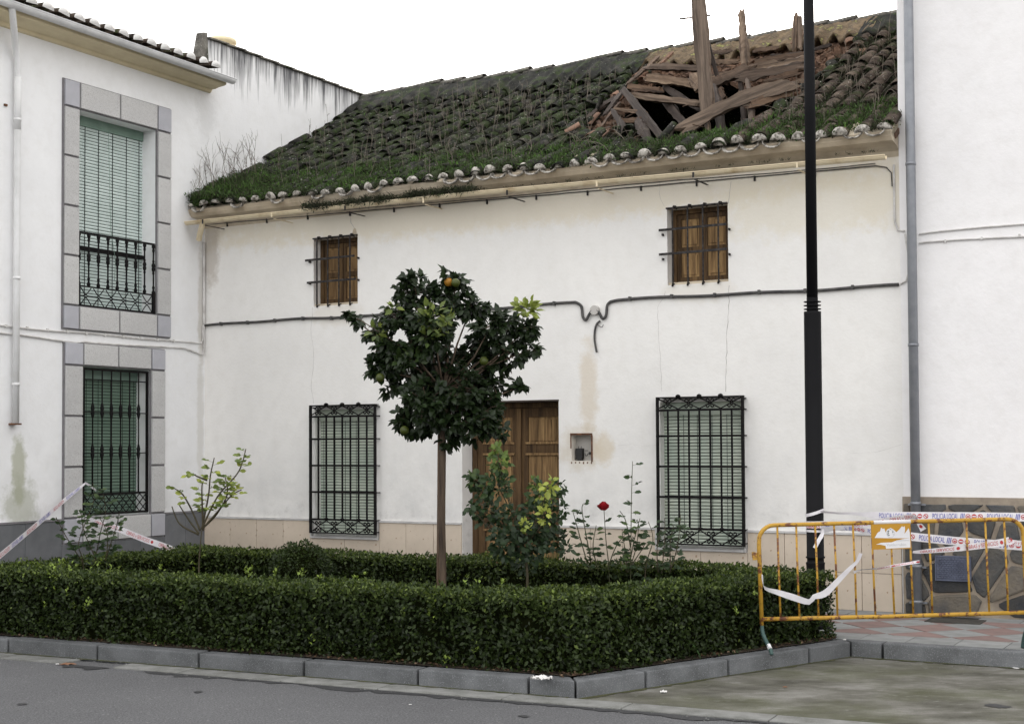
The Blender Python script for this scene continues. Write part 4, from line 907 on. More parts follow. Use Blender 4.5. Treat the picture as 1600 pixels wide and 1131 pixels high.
# plinth, downpipe, cables
LP = empty('plinth', parent=LEFT)
for a, b, n in ((-9, -2.475, 12), (-.765, -.005, 2)): slabs(a, b, 0, .845, n, 1, M['plinth_grey'], LP, -.026, .026)
slabs(-2.475, -.765, 0, .565, 4, 1, M['plinth_grey'], LP, -.026, .026)
t = MB(); [t.box(a, b, -.036, -.0005, .846, .868) for a, b in ((-9, -2.475), (-.765, -.03))]; t.build('top_strip', M['joint'], LP)
dpx = -3.20
dp = empty('downpipe', parent=LEFT)
MB().tube(smooth_path([(dpx-.33, -.345, 6.56), (dpx-.28, -.30, 6.48), (dpx-.06, -.10, 6.22), (dpx, -.065, 6.08)], 4) + [(dpx, -.065, 4), (dpx, -.065, 1.98)], .038, 12).build('pipe', M['pipe_white'], dp, True)
MB().tube([(dpx, -.065, 5.3), (dpx, -.065, 5.9)], .041, 12).build('sleeve', M['pipe_white'], dp, True)
MB().box(dpx-.045, dpx+.045, -.11, 0, 1.96, 1.978).build('shoe_bracket', M['rust'], dp)
for z in (5.4, 3.6, 2.4): MB().tube([(dpx, -.065, z), (dpx, -.065, z+.03)], .044, 12).build('clamp', M['pipe_white'], dp, True)
MB().box(dpx-.14, dpx-.10, -.02, 0, 5.55, 5.575).build('wall_hook', M['rust'], LEFT)
MB().tube([(-9, -.014, 3.1)] + [(x, -.014, 3.065 - .006*math.sin(x*4)) for x in np.linspace(-3.6, -.2, 22)] + [(-.09, -.016, 3.07), (-.055, -.018, 3.12), (-.05, -.018, 3.30), (-.02, -.02, 3.33)], .011, 6).build('painted_cable', M['white_cable'], LEFT)
MB().tube([(-9, -.014, 3.0), (-3.7, -.014, 2.98)] + [(x, -.014, 2.985 - .05*math.sin((x+3.4)*1.05)**2*(1 if x < -2.2 else .5)) for x in np.linspace(-3.4, -.4, 20)] + [(-.10, -.016, 2.925), (-.04, -.018, 2.93), (-.03, -.018, 3.0), (-.03, -.018, 3.32)], .012, 6).build('painted_cable', M['white_cable'], LEFT)
MB().tube([(-.035, -.02, 4.42), (-.035, -.02, 3.34)], .017, 8).build('painted_conduit', M['white_cable'], LEFT)
for x in np.arange(-3.3, -.3, .3): MB().box(x-.01, x+.01, -.028, 0, 3.05, 3.085).build('cable_clip', M['white_cable'], LEFT)

# ------------------------------------------------------------------ right house
RIGHT = empty('right_house', tuple(hw(9.19, -.03, 0)), -HA, 'tall plain white house at right with dark rubble stone plinth', 'house')
MB().box(0, 7, 0, .3, -.1, 11).build('front_wall', M['wall_right'], RIGHT)
MB().box(0, .25, .3, 8, -.1, 11).build('side_wall', M['wall_right'], RIGHT)
MB().box(0, 7, 8, 8.2, -.1, 11).build('back_wall', M['wall_right'], RIGHT)
MB().add([(-.1, -.1, 11), (7, -.1, 11), (7, 8.2, 11.6), (-.1, 8.2, 11.6)], [(0,1,2,3)]).build('roof', M['tile_side'], RIGHT, fix=False)
SP = empty('stone_plinth', parent=RIGHT)
MB().box(-.005, 7, -.035, -.0005, 0, 1.165).build('mortar', M['stone_mortar'], SP)
random.seed(21)
sites = [(.29*(i + (.5 if j % 2 else 0)) + random.uniform(-.11, .11), .26*j + .06 + random.uniform(-.09, .09)) for i in range(-1, 14) for j in range(-1, 5)]
sites = [s for s in sites if random.random() > .16]
for a in sites:
    if not (-.12 < a[0] < 3.3 and -.05 < a[1] < 1.16): continue
    p = [(0, 0), (3.4, 0), (3.4, 1.105), (0, 1.105)]
    for b in sites:
        if b == a or math.dist(a, b) > 1.0: continue
        nx, nz = b[0]-a[0], b[1]-a[1]; p = clip(p, nx, nz, (b[0]**2+b[1]**2-a[0]**2-a[1]**2)/2)
        if len(p) < 3: break
    if len(p) < 3: continue
    p = inset(p, random.uniform(.008, .022))
    if len(p) < 3: continue
    q = []                                                # rounded, hand-broken outline
    for i in range(len(p)):
        a0, b0, c0 = p[i-1], p[i], p[(i+1) % len(p)]
        q += [(b0[0]+(a0[0]-b0[0])*.18, b0[1]+(a0[1]-b0[1])*.18), (b0[0]+(a0[0]-b0[0])*.03+(c0[0]-b0[0])*.03, b0[1]+(a0[1]-b0[1])*.03+(c0[1]-b0[1])*.03), (b0[0]+(c0[0]-b0[0])*.18, b0[1]+(c0[1]-b0[1])*.18)]
    q = [(x+random.uniform(-.006, .006), max(.002, z+random.uniform(-.006, .006))) for x, z in q]
    cx = sum(v[0] for v in q)/len(q); cz = sum(v[1] for v in q)/len(q); n = len(q); pr = random.uniform(.012, .03)
    vs = [(x, -.034, z) for x, z in q] + [(cx+(x-cx)*.95, -.036-pr*.8, cz+(z-cz)*.95) for x, z in q] + [(cx+(x-cx)*.8, -.036-pr+random.uniform(-.003, .003), cz+(z-cz)*.8) for x, z in q]
    fs = [(i, (i+1)%n, (i+1)%n+n, i+n) for i in range(n)] + [(i+n, (i+1)%n+n, (i+1)%n+2*n, i+2*n) for i in range(n)] + [tuple(range(2*n, 3*n))]
    MB().add(vs, fs).build('stone', M['stone_b'] if random.random() < .25 else M['stone'], SP)
random.seed(5)
vt = empty('vent_grille', parent=RIGHT); a, b, c, d = .33, .645, .36, .58
MB().box(a, b, -.085, -.034, c, d).build('vent_plate', M['vent'], vt)
m = MB(); nx, nz = 9, 10
for i in range(nx):
    for j in range(nz):
        x = a+.012+(b-a-.024)*(i+.5+(.25 if j % 2 else -.25))/nx; z = c+.01+(d-c-.02)*(j+.5)/nz; m.box(x-.013, x+.013, -.096, -.0852, z-.005, z+.005)
m.build('vent_weave', M['vent'], vt)
fr = MB(); fr.box(a-.012, a-.0005, -.092, -.034, c-.012, d+.012); fr.box(b+.0005, b+.012, -.092, -.034, c-.012, d+.012); fr.box(a, b, -.092, -.034, d+.0005, d+.012); fr.box(a, b, -.092, -.034, c-.012, c-.0005); fr.build('vent_frame', M['vent'], vt)
rd = empty('downpipe', parent=RIGHT); px_ = .145
MB().tube([(px_, -.115, .0), (px_, -.115, 4.6), (px_, -.115, 11)], .047, 14).build('pipe', M['pipe_grey'], rd, True)
for z in (4.47, 2.66, 1.09, .47, .12): MB().tube([(px_, -.115, z), (px_, -.115, z+.028)], .053, 14).build('collar', M['pipe_grey'], rd, True)
for z in (1.08, .46, .11): MB().box(px_-.085, px_+.085, -.075, -.0, z, z+.018).build('clamp', M['pipe_grey'], rd)
for z, sg in ((3.79, .022), (3.70, -.01)):
    MB().tube([(px_+.05, -.012, z)] + [(x, -.012, z + sg*(x-.2)/1.0 + .008*math.sin(x*3)) for x in np.linspace(.3, 6.8, 24)], .0095, 6).build('painted_cable', M['white_cable'], RIGHT)
for x in np.arange(.45, 4, .35): MB().box(x-.009, x+.009, -.024, 0, 3.685, 3.715).build('cable_clip', M['white_cable'], RIGHT)
MB().tube([(.055, -.014, 3.80), (.085, -.014, 3.6), (.085, -.014, 3.4), (.06, -.014, 3.33), (-.0, -.014, 3.30)], .011, 6).build('painted_conduit', M['white_cable'], RIGHT)

# ------------------------------------------------------------------ foliage helpers
def nrm(a): return a/np.maximum(np.linalg.norm(a, axis=1, keepdims=True), 1e-9)
LEAF2 = (np.array([(0,0,0), (.45,-.5,.10), (1,0,0), (.45,.5,.10)]), [(0,1,2), (0,2,3)])
LEAF6 = (np.array([(0,0,0), (.28,-.42,.09), (.62,-.42,.06), (1,0,-.10), (.62,.42,.06), (.28,.42,.09), (.5,0,-.02)]), [(0,1,2,6), (6,2,3), (6,3,4), (0,6,4,5)])
BLADE = (np.array([(0,-.5,0), (0,.5,0), (.55,.35,.05), (.55,-.35,.05), (1,0,-.05)]), [(0,1,2,3), (3,2,4)])
def leaves(name, P, D, N_, S, tint, mat, parent=None, width=.5, tmpl=LEAF2, kind=None):
    P, D, N_, S, tint = map(np.asarray, (P, D, N_, S, tint)); T, F = tmpl
    x = nrm(D); z = nrm(N_ - x*np.sum(N_*x, 1, keepdims=True)); y = np.cross(z, x)
    w = width if np.ndim(width) else np.full(len(P), width)
    V = P[:, None] + S[:, None, None]*(T[None, :, 0:1]*x[:, None] + T[None, :, 1:2]*w[:, None, None]*y[:, None] + T[None, :, 2:3]*z[:, None])
    k = len(T); n = len(P); V = V.reshape(-1, 3)
    loops = np.concatenate([np.array(f) for f in F]); ls = np.array([len(f) for f in F]); nl = len(loops)
    L = (loops[None] + (np.arange(n)*k)[:, None]).ravel(); st = (np.concatenate([[0], np.cumsum(ls)[:-1]])[None] + (np.arange(n)*nl)[:, None]).ravel()
    m = bpy.data.meshes.new(name); m.vertices.add(n*k); m.vertices.foreach_set('co', V.ravel().astype(np.float32))
    m.loops.add(n*nl); m.loops.foreach_set('vertex_index', L.astype(np.int32)); m.polygons.add(n*len(F)); m.polygons.foreach_set('loop_start', st.astype(np.int32)); m.polygons.foreach_set('loop_total', np.tile(ls, n).astype(np.int32))
    m.update(calc_edges=True); a = m.attributes.new('tint', 'FLOAT', 'POINT'); a.data.foreach_set('value', np.repeat(tint, k).astype(np.float32)); m.validate()
    return part(name, m, mat, parent, kind=kind)
def rv(n, s=1.): return RNG.normal(0, s, (n, 3))

# ------------------------------------------------------------------ clipped hedge round the planter
HH, HT = .575, .56
hedge = empty('clipped_hedge', (0, 10.4, 0), 0, 'low clipped box hedge ringing the planter behind the kerb', 'hedge')
hedge.location = (0, 0, 0)
inner = inset(HEDGE, HT)
def lump(x, y, z=0): return .012*math.sin(x*2.1-y*1.7+z*3) + .022*math.sin(x*5.1+y*2.7+z*6) + .014*math.sin(x*11.3-y*9.1+z*9) + .010*math.sin(x*23+y*19)
def side_leaves(poly, sgn, dens, skip=()):
    P, D, N_, S, T_ = [], [], [], [], []
    A = sum(poly[i-1][0]*poly[i][1]-poly[i][0]*poly[i-1][1] for i in range(len(poly))); s = (1 if A > 0 else -1)*sgn
    for i in range(len(poly)):
        p, q = np.array(poly[i-1]), np.array(poly[i]); e = q-p; L = np.linalg.norm(e)
        if L < .05: continue
        n2 = s*np.array([e[1], -e[0]])/L; dn = dens(i, p, q); n = int(L*HH*dn)
        f = RNG.random(n); z = RNG.random(n)**.93*(HH+.01); depth = RNG.random(n)**1.6*.11
        xy = p + f[:, None]*e
        lp = np.array([lump(a, b, c) for (a, b), c in zip(xy, z)]); rnd_top = np.clip((z-(HH-.09))/.09, 0, 1)**2*.06
        pos = np.c_[xy + n2*(lp - depth - rnd_top - .01)[:, None], z]
        nv = np.tile(np.r_[n2, .25], (n, 1)); P.append(pos); N_.append(nv + rv(n, .55)); D.append(rv(n, .8) + np.array([0, 0, .25]) + np.r_[n2, 0]*.45)
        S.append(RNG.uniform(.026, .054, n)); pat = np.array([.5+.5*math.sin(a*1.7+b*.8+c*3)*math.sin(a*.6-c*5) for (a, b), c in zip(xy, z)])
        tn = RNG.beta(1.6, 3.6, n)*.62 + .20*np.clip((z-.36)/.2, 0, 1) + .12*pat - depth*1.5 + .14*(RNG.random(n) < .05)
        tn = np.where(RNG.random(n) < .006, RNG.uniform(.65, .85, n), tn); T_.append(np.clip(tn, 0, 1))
    out = [np.concatenate(a) for a in (P, D, N_, S, T_)]; q = out[0]
    gp = np.sin(q[:, 0]*7.3+q[:, 2]*11)*np.sin(q[:, 1]*6.1-q[:, 2]*13+1.3)*np.sin(q[:, 0]*3.1+q[:, 1]*2.3+q[:, 2]*5); keep = (gp < .42) | (RNG.random(len(q)) < .3) | (q[:, 2] > HH-.1)
    return [a[keep] for a in out]
def dens_out(i, p, q):
    d = ((p+q)/2)[1]; return 4600 if d < 12.4 else 1500
def dens_in(i, p, q): return 2900
out_l = side_leaves(HEDGE, 1, dens_out); in_l = side_leaves(inner, -1, dens_in)
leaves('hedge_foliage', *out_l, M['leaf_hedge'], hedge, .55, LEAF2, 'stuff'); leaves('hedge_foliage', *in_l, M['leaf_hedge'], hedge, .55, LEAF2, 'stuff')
pts = []
while len(pts) < 36000:
    x, y = random.uniform(-5.5, 3), random.uniform(10.2, 16.3)
    if inpoly(x, y, HEDGE) and not inpoly(x, y, inner): pts.append((x, y))
pts = np.array(pts); n = len(pts); zz = HH - .012 + np.array([lump(a, b, .3) for a, b in pts])*.8 - RNG.random(n)**2*.05
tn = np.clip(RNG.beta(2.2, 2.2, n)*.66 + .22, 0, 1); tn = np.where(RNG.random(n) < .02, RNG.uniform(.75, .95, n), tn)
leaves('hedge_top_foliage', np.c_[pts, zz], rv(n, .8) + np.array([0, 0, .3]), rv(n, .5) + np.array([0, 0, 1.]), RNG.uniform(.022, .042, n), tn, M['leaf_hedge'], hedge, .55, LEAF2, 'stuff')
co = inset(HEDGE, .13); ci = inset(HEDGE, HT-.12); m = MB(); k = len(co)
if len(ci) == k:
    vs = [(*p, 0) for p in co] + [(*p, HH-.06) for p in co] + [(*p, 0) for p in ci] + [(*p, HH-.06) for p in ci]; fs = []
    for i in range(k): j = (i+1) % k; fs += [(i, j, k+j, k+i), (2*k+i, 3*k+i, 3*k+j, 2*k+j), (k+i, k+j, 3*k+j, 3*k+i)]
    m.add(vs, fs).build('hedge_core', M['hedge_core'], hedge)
# bright new shoots
P, D, N_, S, T_ = [], [], [], [], []
def shoot(p, h, n, t, s=.04):
    for i in range(n):
        f = i/max(1, n-1); P.append(np.array(p) + np.array([0, 0, h*f]) + RNG.normal(0, .012, 3)); a = RNG.uniform(0, 6.28); D.append([math.cos(a), math.sin(a), .5+f]); N_.append([-.3*math.cos(a), -.3*math.sin(a), 1]); S.append(s*RNG.uniform(.7, 1.2)); T_.append(min(1, t+RNG.uniform(-.1, .08)))
for px, py in [(40, 880), (50, 884), (60, 886), (82, 883), (90, 880), (97, 884), (104, 890), (110, 892), (85, 895), (120, 885), (142, 886), (155, 885), (188, 888), (172, 893), (252, 889), (300, 891), (30, 884), (386, 893), (392, 891), (430, 895), (470, 896), (570, 902), (725, 913), (748, 914), (785, 915), (555, 908), (500, 905)]:
    q = _plane(px, py, (0, 0, HH), np.array([0, 0, 1.])); shoot((q[0], q[1], HH-.03), random.uniform(.04, .09), random.randint(6, 12), .93)
for px, py in [(40, 905), (18, 913), (110, 930), (137, 955), (142, 950), (146, 945), (75, 950), (100, 955), (120, 952), (633, 963), (680, 950), (675, 967), (1180, 930), (1150, 960), (745, 1018), (700, 1036), (88, 925), (85, 905), (60, 902), (490, 1005)]:
    n1 = np.array([N1.x, N1.y, 0]); q = _plane(px, py, (HEDGE[1][0], HEDGE[1][1], 0), n1) if px < 890 else at(px, py, 11.4)
    shoot(np.array(q) - n1*.03, .05, random.randint(4, 8), .88, .034)
leaves('hedge_shoots', np.array(P), np.array(D), np.array(N_), np.array(S), np.array(T_), M['leaf_hedge'], hedge, .6, LEAF6, 'stuff')
# leaf litter under the hedge
n = 700; f = RNG.random(n); b2 = np.array([B.x, B.y]); q = np.where((f < .68)[:, None], b2 + np.array([N1.x, N1.y])*RNG.uniform(.165, .28, n)[:, None] - np.array([D1.x, D1.y])*(RNG.random(n)*5.6)[:, None], b2 + np.array([N2.x, N2.y])*RNG.uniform(.165, .28, n)[:, None] + np.array([D2.x, D2.y])*(RNG.random(n)*3.2)[:, None])
lm = leafmat('dead_leaf', [(0, (.03, .02, .012)), (.7, (.11, .06, .03)), (1, (.28, .2, .13))], .8, .05)
tag(leaves('leaf_litter', np.c_[q, RNG.uniform(.008, .02, n)], rv(n) * np.array([1, 1, .2]), rv(n, .4) + np.array([0, 0, 1]), RNG.uniform(.02, .045, n), RNG.random(n), lm, None, .6, LEAF6), 'fallen brown leaves on soil between kerb and hedge', 'leaves', kind='stuff')

# ------------------------------------------------------------------ orange tree
TY = 12.6; tb = at(691, 940, TY); tb.z = 0; tree = empty('orange_tree', tb, 0, 'small orange tree with dense dark crown and wooden stake', 'tree')
def rel(px, py, Y): return at(px, py, Y) - tb
tr = MB(); tr.tube(smooth_path([(-.005, 0, 0), (.005, .01, .5), (.0, 0, 1.0), rel(692, 690, TY), rel(694, 640, TY), rel(690, 600, TY)], 4), [.036]*4 + [.033]*4 + [.031]*4 + [.03]*4 + [.028]*5, 9)
tr.build('trunk', M['bark'], tree, True)
st = MB(); st.tube([(-.045, .03, 0), (-.034, .025, .7), (-.02, .02, 1.95)], [.017, .016, .015], 7); st.build('stake', M['stake'], tree, True)
BL_ = [(650,458,33,0), (700,462,38,.1), (737,478,24,.05), (625,492,33,-.05), (680,512,42,-.15), (642,540,42,-.1), (604,545,27,.05), (590,578,20,0), (655,578,34,.1), (700,575,36,.15), (722,606,42,-.05), (664,628,42,-.15), (702,645,36,-.1), (636,658,26,0), (755,645,32,0), (768,600,34,.1), (792,548,32,0), (802,515,30,.1), (768,508,28,-.1), (826,512,20,.05), (563,500,11,0), (582,518,17,.05), (742,668,30,-.1), (776,670,20,.05), (745,535,20,.15), (768,560,24,.1), (700,690,16,-.05), (612,575,18,0), (655,655,30,.1), (616,604,20,.1), (812,604,9,0), (832,545,13,0), (640,440,14,0), (712,440,15,0), (545,492,6,0), (705,612,40,.3), (680,600,40,.35), (740,560,26,.2)]
K = TY/FOCAL; P, D, N_, S, T_ = [], [], [], [], []; br = MB()
for px, py, r, dy in BL_:
    c = np.array(rel(px, py, TY+dy)); rr = r*K*1.14; n = int(24 + 400*(r/36)**2)
    nt = max(3, n//9); tg = nrm(rv(nt)); tips = c + tg*(rr*RNG.random(nt)**.40)[:, None]*np.array([1, .95, .95]); ii = RNG.integers(0, nt, n); g = nrm(tg[ii]*.5 + rv(n, .8))
    P.append(tips[ii] - tg[ii]*(RNG.random(n)*.05)[:, None]); D.append(g + tg[ii]*.35 + np.array([0, 0, -.45])); N_.append(np.cross(g, np.cross(np.tile([0, -.3, 1.], (n, 1)), g)) + rv(n, .35) + np.array([0, -.35, 0])); S.append(RNG.uniform(.045, .098, n));
    for q_ in tips[:nt//2]: br.tube([c, (c+q_)/2 + RNG.normal(0, .012, 3), q_], [.004, .003, .002], 4, False)
    T_.append(np.clip(RNG.beta(2, 2.8, n)*.62 + .08*(g[:, 2] > .3), 0, .75))
    a = np.array(rel(693, 655 if py > 600 else 610, TY)); mid = (a+c)/2 + RNG.normal(0, .03, 3); br.tube([a, mid, c], [.014, .009, .004], 5)
for px, py, r, dy, n, lo, hi in [(676, 498, 24, -.33, 60, .74, .92), (668, 525, 16, -.32, 28, .72, .9), (826, 485, 15, -.05, 46, .88, 1), (816, 478, 10, 0, 20, .9, 1), (588, 518, 13, -.1, 26, .75, .95), (700, 500, 10, -.3, 14, .8, 1), (645, 560, 14, -.25, 18, .62, .75), (614, 482, 5, -.2, 8, .8, .95), (625, 565, 10, -.22, 12, .6, .72)]:
    c = np.array(rel(px, py, TY+dy)); g = nrm(rv(n)); P.append(c + g*(r*K)*RNG.random(n)[:, None]**.5); D.append(g + np.array([.1, -.1, .25]) + rv(n, .3)); N_.append(rv(n, .4) + np.array([0, -.6, .7])); S.append(RNG.uniform(.06, .095, n)); T_.append(RNG.uniform(lo, hi, n))
leaves('crown', *[np.concatenate(a) for a in (P, D, N_, S, T_)], M['leaf_orange'], tree, .60, LEAF6)
br.build('branches', M['bark'], tree, True)
orm = MB().lathe([(.001, -.04), (.02, -.035), (.036, -.018), (.041, 0), (.036, .018), (.02, .035), (.001, .04)], (0, 0, 0), 12).mesh('orange_fruit', True); orr = orm.copy(); orm.materials.append(M['orange']); orr.materials.append(M['orange_ripe'])
for px, py, dy, ripe in [(712, 442, -.12, 0), (701, 441, -.06, 1), (594, 590, -.12, 0), (632, 672, -.18, 0), (756, 564, -.1, 0)]: part('orange_fruit', orr if ripe else orm, None, tree, rel(px, py, TY+dy))

# ------------------------------------------------------------------ roses and shrubs in the planter
def rose(name, label, cat, Y, stems, tint=(.2, .6), lsize=.05, start=.25, step=.05, rad=.006, org=(0, 0), sc=1., leafy=None, green=False):
    def cv(p): return at(org[0]+p[0]/sc, org[1]+p[1]/sc, Y)
    b = cv(stems[0][0]); b.z = 0; o = empty(name, b, 0, label, cat); st = MB(); P, D, N_, S, T_ = [], [], [], [], []
    for si, s_ in enumerate(stems):
        pts = [cv(p) - b for p in s_]
        for q in pts[1:]: q.y += random.uniform(-.08, .08)
        if si == 0 or True:
            if pts[0].z > .25 and si == 0: pts = [Vector((pts[0].x*.3, 0, 0))] + pts
        pth = smooth_path(pts, 6); n = len(pth); st.tube(pth, [rad*(1-.55*i/n) for i in range(n)], 5)
        dl = leafy[si] if leafy else 1.
        if dl <= 0: continue
        acc = 0; L = sum((pth[i+1]-pth[i]).length for i in range(n-1)); run = 0
        for i in range(n-1):
            seg = pth[i+1]-pth[i]; run += seg.length; acc += seg.length
            if run < L*start: acc = 0; continue
            while acc > .72*step/dl:
                acc -= step/dl; a = random.uniform(0, 6.28); d = Vector((math.cos(a), math.sin(a)*.8, random.uniform(-.1, .5))).normalized(); base = pth[i]
                ti = random.uniform(*tint); pl = lsize*random.uniform(1.0, 1.9); sd_ = d.cross(Vector((0, 0, 1))).normalized()
                st.tube([base, base+d*pl], .0015, 3)
                for off, sgn in ((.55, 1), (.55, -1), (1., 0)) if random.random() < .6 else ((.4, 1), (.4, -1), (.75, 1), (.75, -1), (1., 0)):
                    dd = d + sd_*sgn*1.1 if sgn else d; P.append(base + d*pl*off); D.append(dd + Vector(RNG.normal(0, .15, 3))); N_.append(Vector((0, -.9, .7)) + Vector(RNG.normal(0, .45, 3))); S.append(lsize*random.uniform(1.0, 1.6)); T_.append(min(1, max(0, ti + random.uniform(-.08, .08))))
    st.build('stems', M['stem_green'] if green else M['stem'], o, True)
    if P: leaves('leaves', np.array(P, float), np.array(D, float), np.array(N_, float), np.array(S), np.array(T_), M['leaf_rose'], o, .62, LEAF6)
    return o, b
s7 = dict(org=(60, 680), sc=4.706)
rose('rose_bush', 'spindly yellow-green rose bush in front of the house corner', 'rose bush', 14.2, [[(1180, 990), (1188, 860), (1200, 700)], [(1200, 690), (1325, 450), (1470, 270), (1523, 100)], [(1200, 690), (1240, 450), (1255, 300), (1290, 165)], [(1190, 700), (1110, 540), (1065, 430), (1015, 390)], [(1200, 690), (1310, 580), (1400, 430), (1370, 300)], [(1180, 730), (1050, 650), (990, 520)], [(1210, 700), (1213, 400), (1215, 350)], [(1205, 690), (1320, 560), (1430, 440), (1490, 400)], [(1180, 720), (1090, 620), (1020, 510)], [(1240, 330), (1180, 300), (1135, 285)]], (.72, .98), .05, .45, .05, .011, leafy=[0, 1.3, 1.5, 1.3, 1.3, 0, .6, 1.6, .1, 1.2], **s7)
rose('rose_bush', 'low dark leafed rose bush under the left grilled window', 'rose bush', 13.9, [[(330, 950), (310, 800), (345, 640), (395, 480), (405, 350)], [(415, 930), (445, 720), (480, 560), (478, 430)], [(490, 920), (555, 700), (600, 570)], [(330, 940), (220, 740), (140, 600)], [(420, 900), (350, 700), (300, 540)], [(500, 900), (520, 720), (450, 600)]], (.28, .58), .046, .15, .045, .006, leafy=[1.2, 1.2, 1.3, .9, 1.2, 1], **s7)
s6 = dict(org=(700, 600), sc=3.534)
ro, rb = rose('rose_bush', 'rose bush with one red bloom between door and grille', 'rose bush', 13.2, [[(890, 1040), (872, 860), (861, 690)], [(800, 1030), (765, 850), (740, 700), (745, 660)], [(780, 1030), (725, 830), (690, 700)], [(830, 1030), (800, 900), (820, 780)], [(880, 1020), (930, 900), (975, 830)]], (.3, .55), .042, .1, .06, .0065, leafy=[.55, 1.3, 1.2, 1.2, .8], green=True, **s6)
fl = MB()
for k in range(26):
    a = k*2.4; t = k/25; r = .006 + .030*t; h = .05*(1-t*.45); c0 = Vector((math.cos(a)*r, math.sin(a)*r, .0)); td = Vector((-math.sin(a), math.cos(a), 0)); w = .018+.014*t; out = Vector((math.cos(a), math.sin(a), 0))
    fl.add([c0*.4 - td*w*.4, c0*.4 + td*w*.4, c0 + td*w + Vector((0, 0, h*.6)), c0 - td*w + Vector((0, 0, h*.6)), c0 + out*.012*t + td*w*.6 + Vector((0, 0, h)), c0 + out*.012*t - td*w*.6 + Vector((0, 0, h))], [(0,1,2,3), (3,2,4,5)])
f_ = fl.build('bloom', M['petal'], ro, fix=False); f_.location = at(943, 797, 13.2) - rb; f_.scale = (1.25, 1.25, 1.7)
rose('rose_bush', 'tall single-stemmed rose with a closed bud left of right grille', 'rose bush', 13.0, [[(1008, 1050), (1010, 850), (1014, 640), (1018, 425)], [(995, 1040), (1040, 900), (1050, 770)], [(990, 1040), (980, 920), (960, 820)], [(1010, 1000), (1060, 930), (1085, 880)], [(1005, 980), (1030, 860), (1060, 740)], [(1008, 900), (985, 760), (950, 700)]], (.3, .6), .044, .08, .07, .006, leafy=[.8, 1.4, 1.1, 1.2, 1.3, .7], green=True, **s6)
rose('rose_bush', 'low rose bush in front of the right grilled window', 'rose bush', 12.9, [[(1090, 1030), (1130, 860), (1110, 760)], [(1180, 1040), (1195, 850), (1200, 740)], [(1225, 1040), (1270, 890), (1290, 720)], [(1160, 1040), (1150, 900), (1175, 800)], [(1230, 1030), (1230, 880), (1250, 780)]], (.28, .5), .042, .1, .05, .006, leafy=[1.2, 1.2, 1.1, 1.2, 1], **s6)
# dense shrub at the door
SY = 12.4; sb = at(822, 930, SY); sb.z = 0; shr = empty('rose_shrub', sb, 0, 'dense bushy rose shrub with yellow-green shoots before the wooden door', 'shrub')
sm = MB(); P, D, N_, S, T_ = [], [], [], [], []; K = SY/FOCAL
sm.tube([(0, 0, 0), at(824, 900, SY)-sb, at(822, 862, SY)-sb], [.014, .012, .01], 7)
for px, py, r, n, lo, hi in [(742, 752, 15, 60, .35, .7), (735, 790, 9, 20, .3, .5), (780, 722, 15, 64, .5, .85), (778, 758, 24, 120, .25, .6), (764, 798, 26, 130, .15, .5), (800, 825, 36, 230, .1, .4), (848, 772, 24, 110, .3, .7), (846, 812, 34, 210, .1, .45), (872, 762, 14, 40, .25, .5), (830, 850, 32, 200, .05, .35), (790, 850, 26, 130, .1, .35), (864, 842, 18, 70, .1, .4), (880, 795, 9, 16, .2, .4), (884, 858, 9, 16, .1, .35), (884, 835, 7, 12, .1, .3), (820, 880, 16, 36, .1, .3), (755, 770, 12, 30, .2, .5), (858, 760, 12, 26, .9, 1), (850, 782, 11, 22, .9, 1), (851, 800, 7, 14, .92, 1), (852, 815, 6, 10, .92, 1), (818, 822, 8, 16, .85, 1), (775, 705, 8, 18, .65, .85), (835, 755, 7, 14, .7, .9)]:
    c = np.array(at(px, py, SY + random.uniform(-.12, .12) - (.2 if lo > .8 else 0)) - sb); g = nrm(rv(n)); P.append(c + g*(r*K)*RNG.random(n)[:, None]**.45); D.append(g*.7 + rv(n, .5) + np.array([0, 0, -.15])); N_.append(rv(n, .45) + np.array([0, -.8, .6])); S.append(RNG.uniform(.04, .075, n)); T_.append(RNG.uniform(lo, hi, n)**1.05)
    sm.tube(smooth_path([at(822, 862, SY)-sb, (at(822, 862, SY)-sb)*.5 + Vector(c)*.5 + Vector(RNG.normal(0, .03, 3)), Vector(c)], 4), .005, 5)
sm.build('stems', M['stem'], shr, True); leaves('foliage', *[np.concatenate(a) for a in (P, D, N_, S, T_)], M['leaf_rose'], shr, .68, LEAF6)
# clipped ball
c = at(470, 884, 12.9); ball = empty('box_ball', (c.x, c.y, 0), 0, 'small round clipped box bush inside the planter', 'shrub'); n = 3600; g = nrm(rv(n)); rr = .275*(1 + .05*np.sin(g[:, 0]*9)*np.sin(g[:, 2]*7+1)) - RNG.random(n)**2*.06
leaves('foliage', g*rr[:, None]*np.array([1, 1, .95]) + np.array([0, 0, .565]), g + rv(n, .7), g + rv(n, .5), RNG.uniform(.02, .036, n), np.clip(RNG.beta(1.7, 3, n)*.5 + .16*g[:, 2], 0, 1), M['leaf_hedge'], ball, .6)
MB().lathe([(.01, .34), (.15, .40), (.19, .56), (.15, .72), (.01, .77)], (0, 0, 0), 12).build('inner_mass', M['hedge_core'], ball); MB().tube([(0, 0, 0), (0, 0, .4)], .02, 6).build('stem', M['stem'], ball)
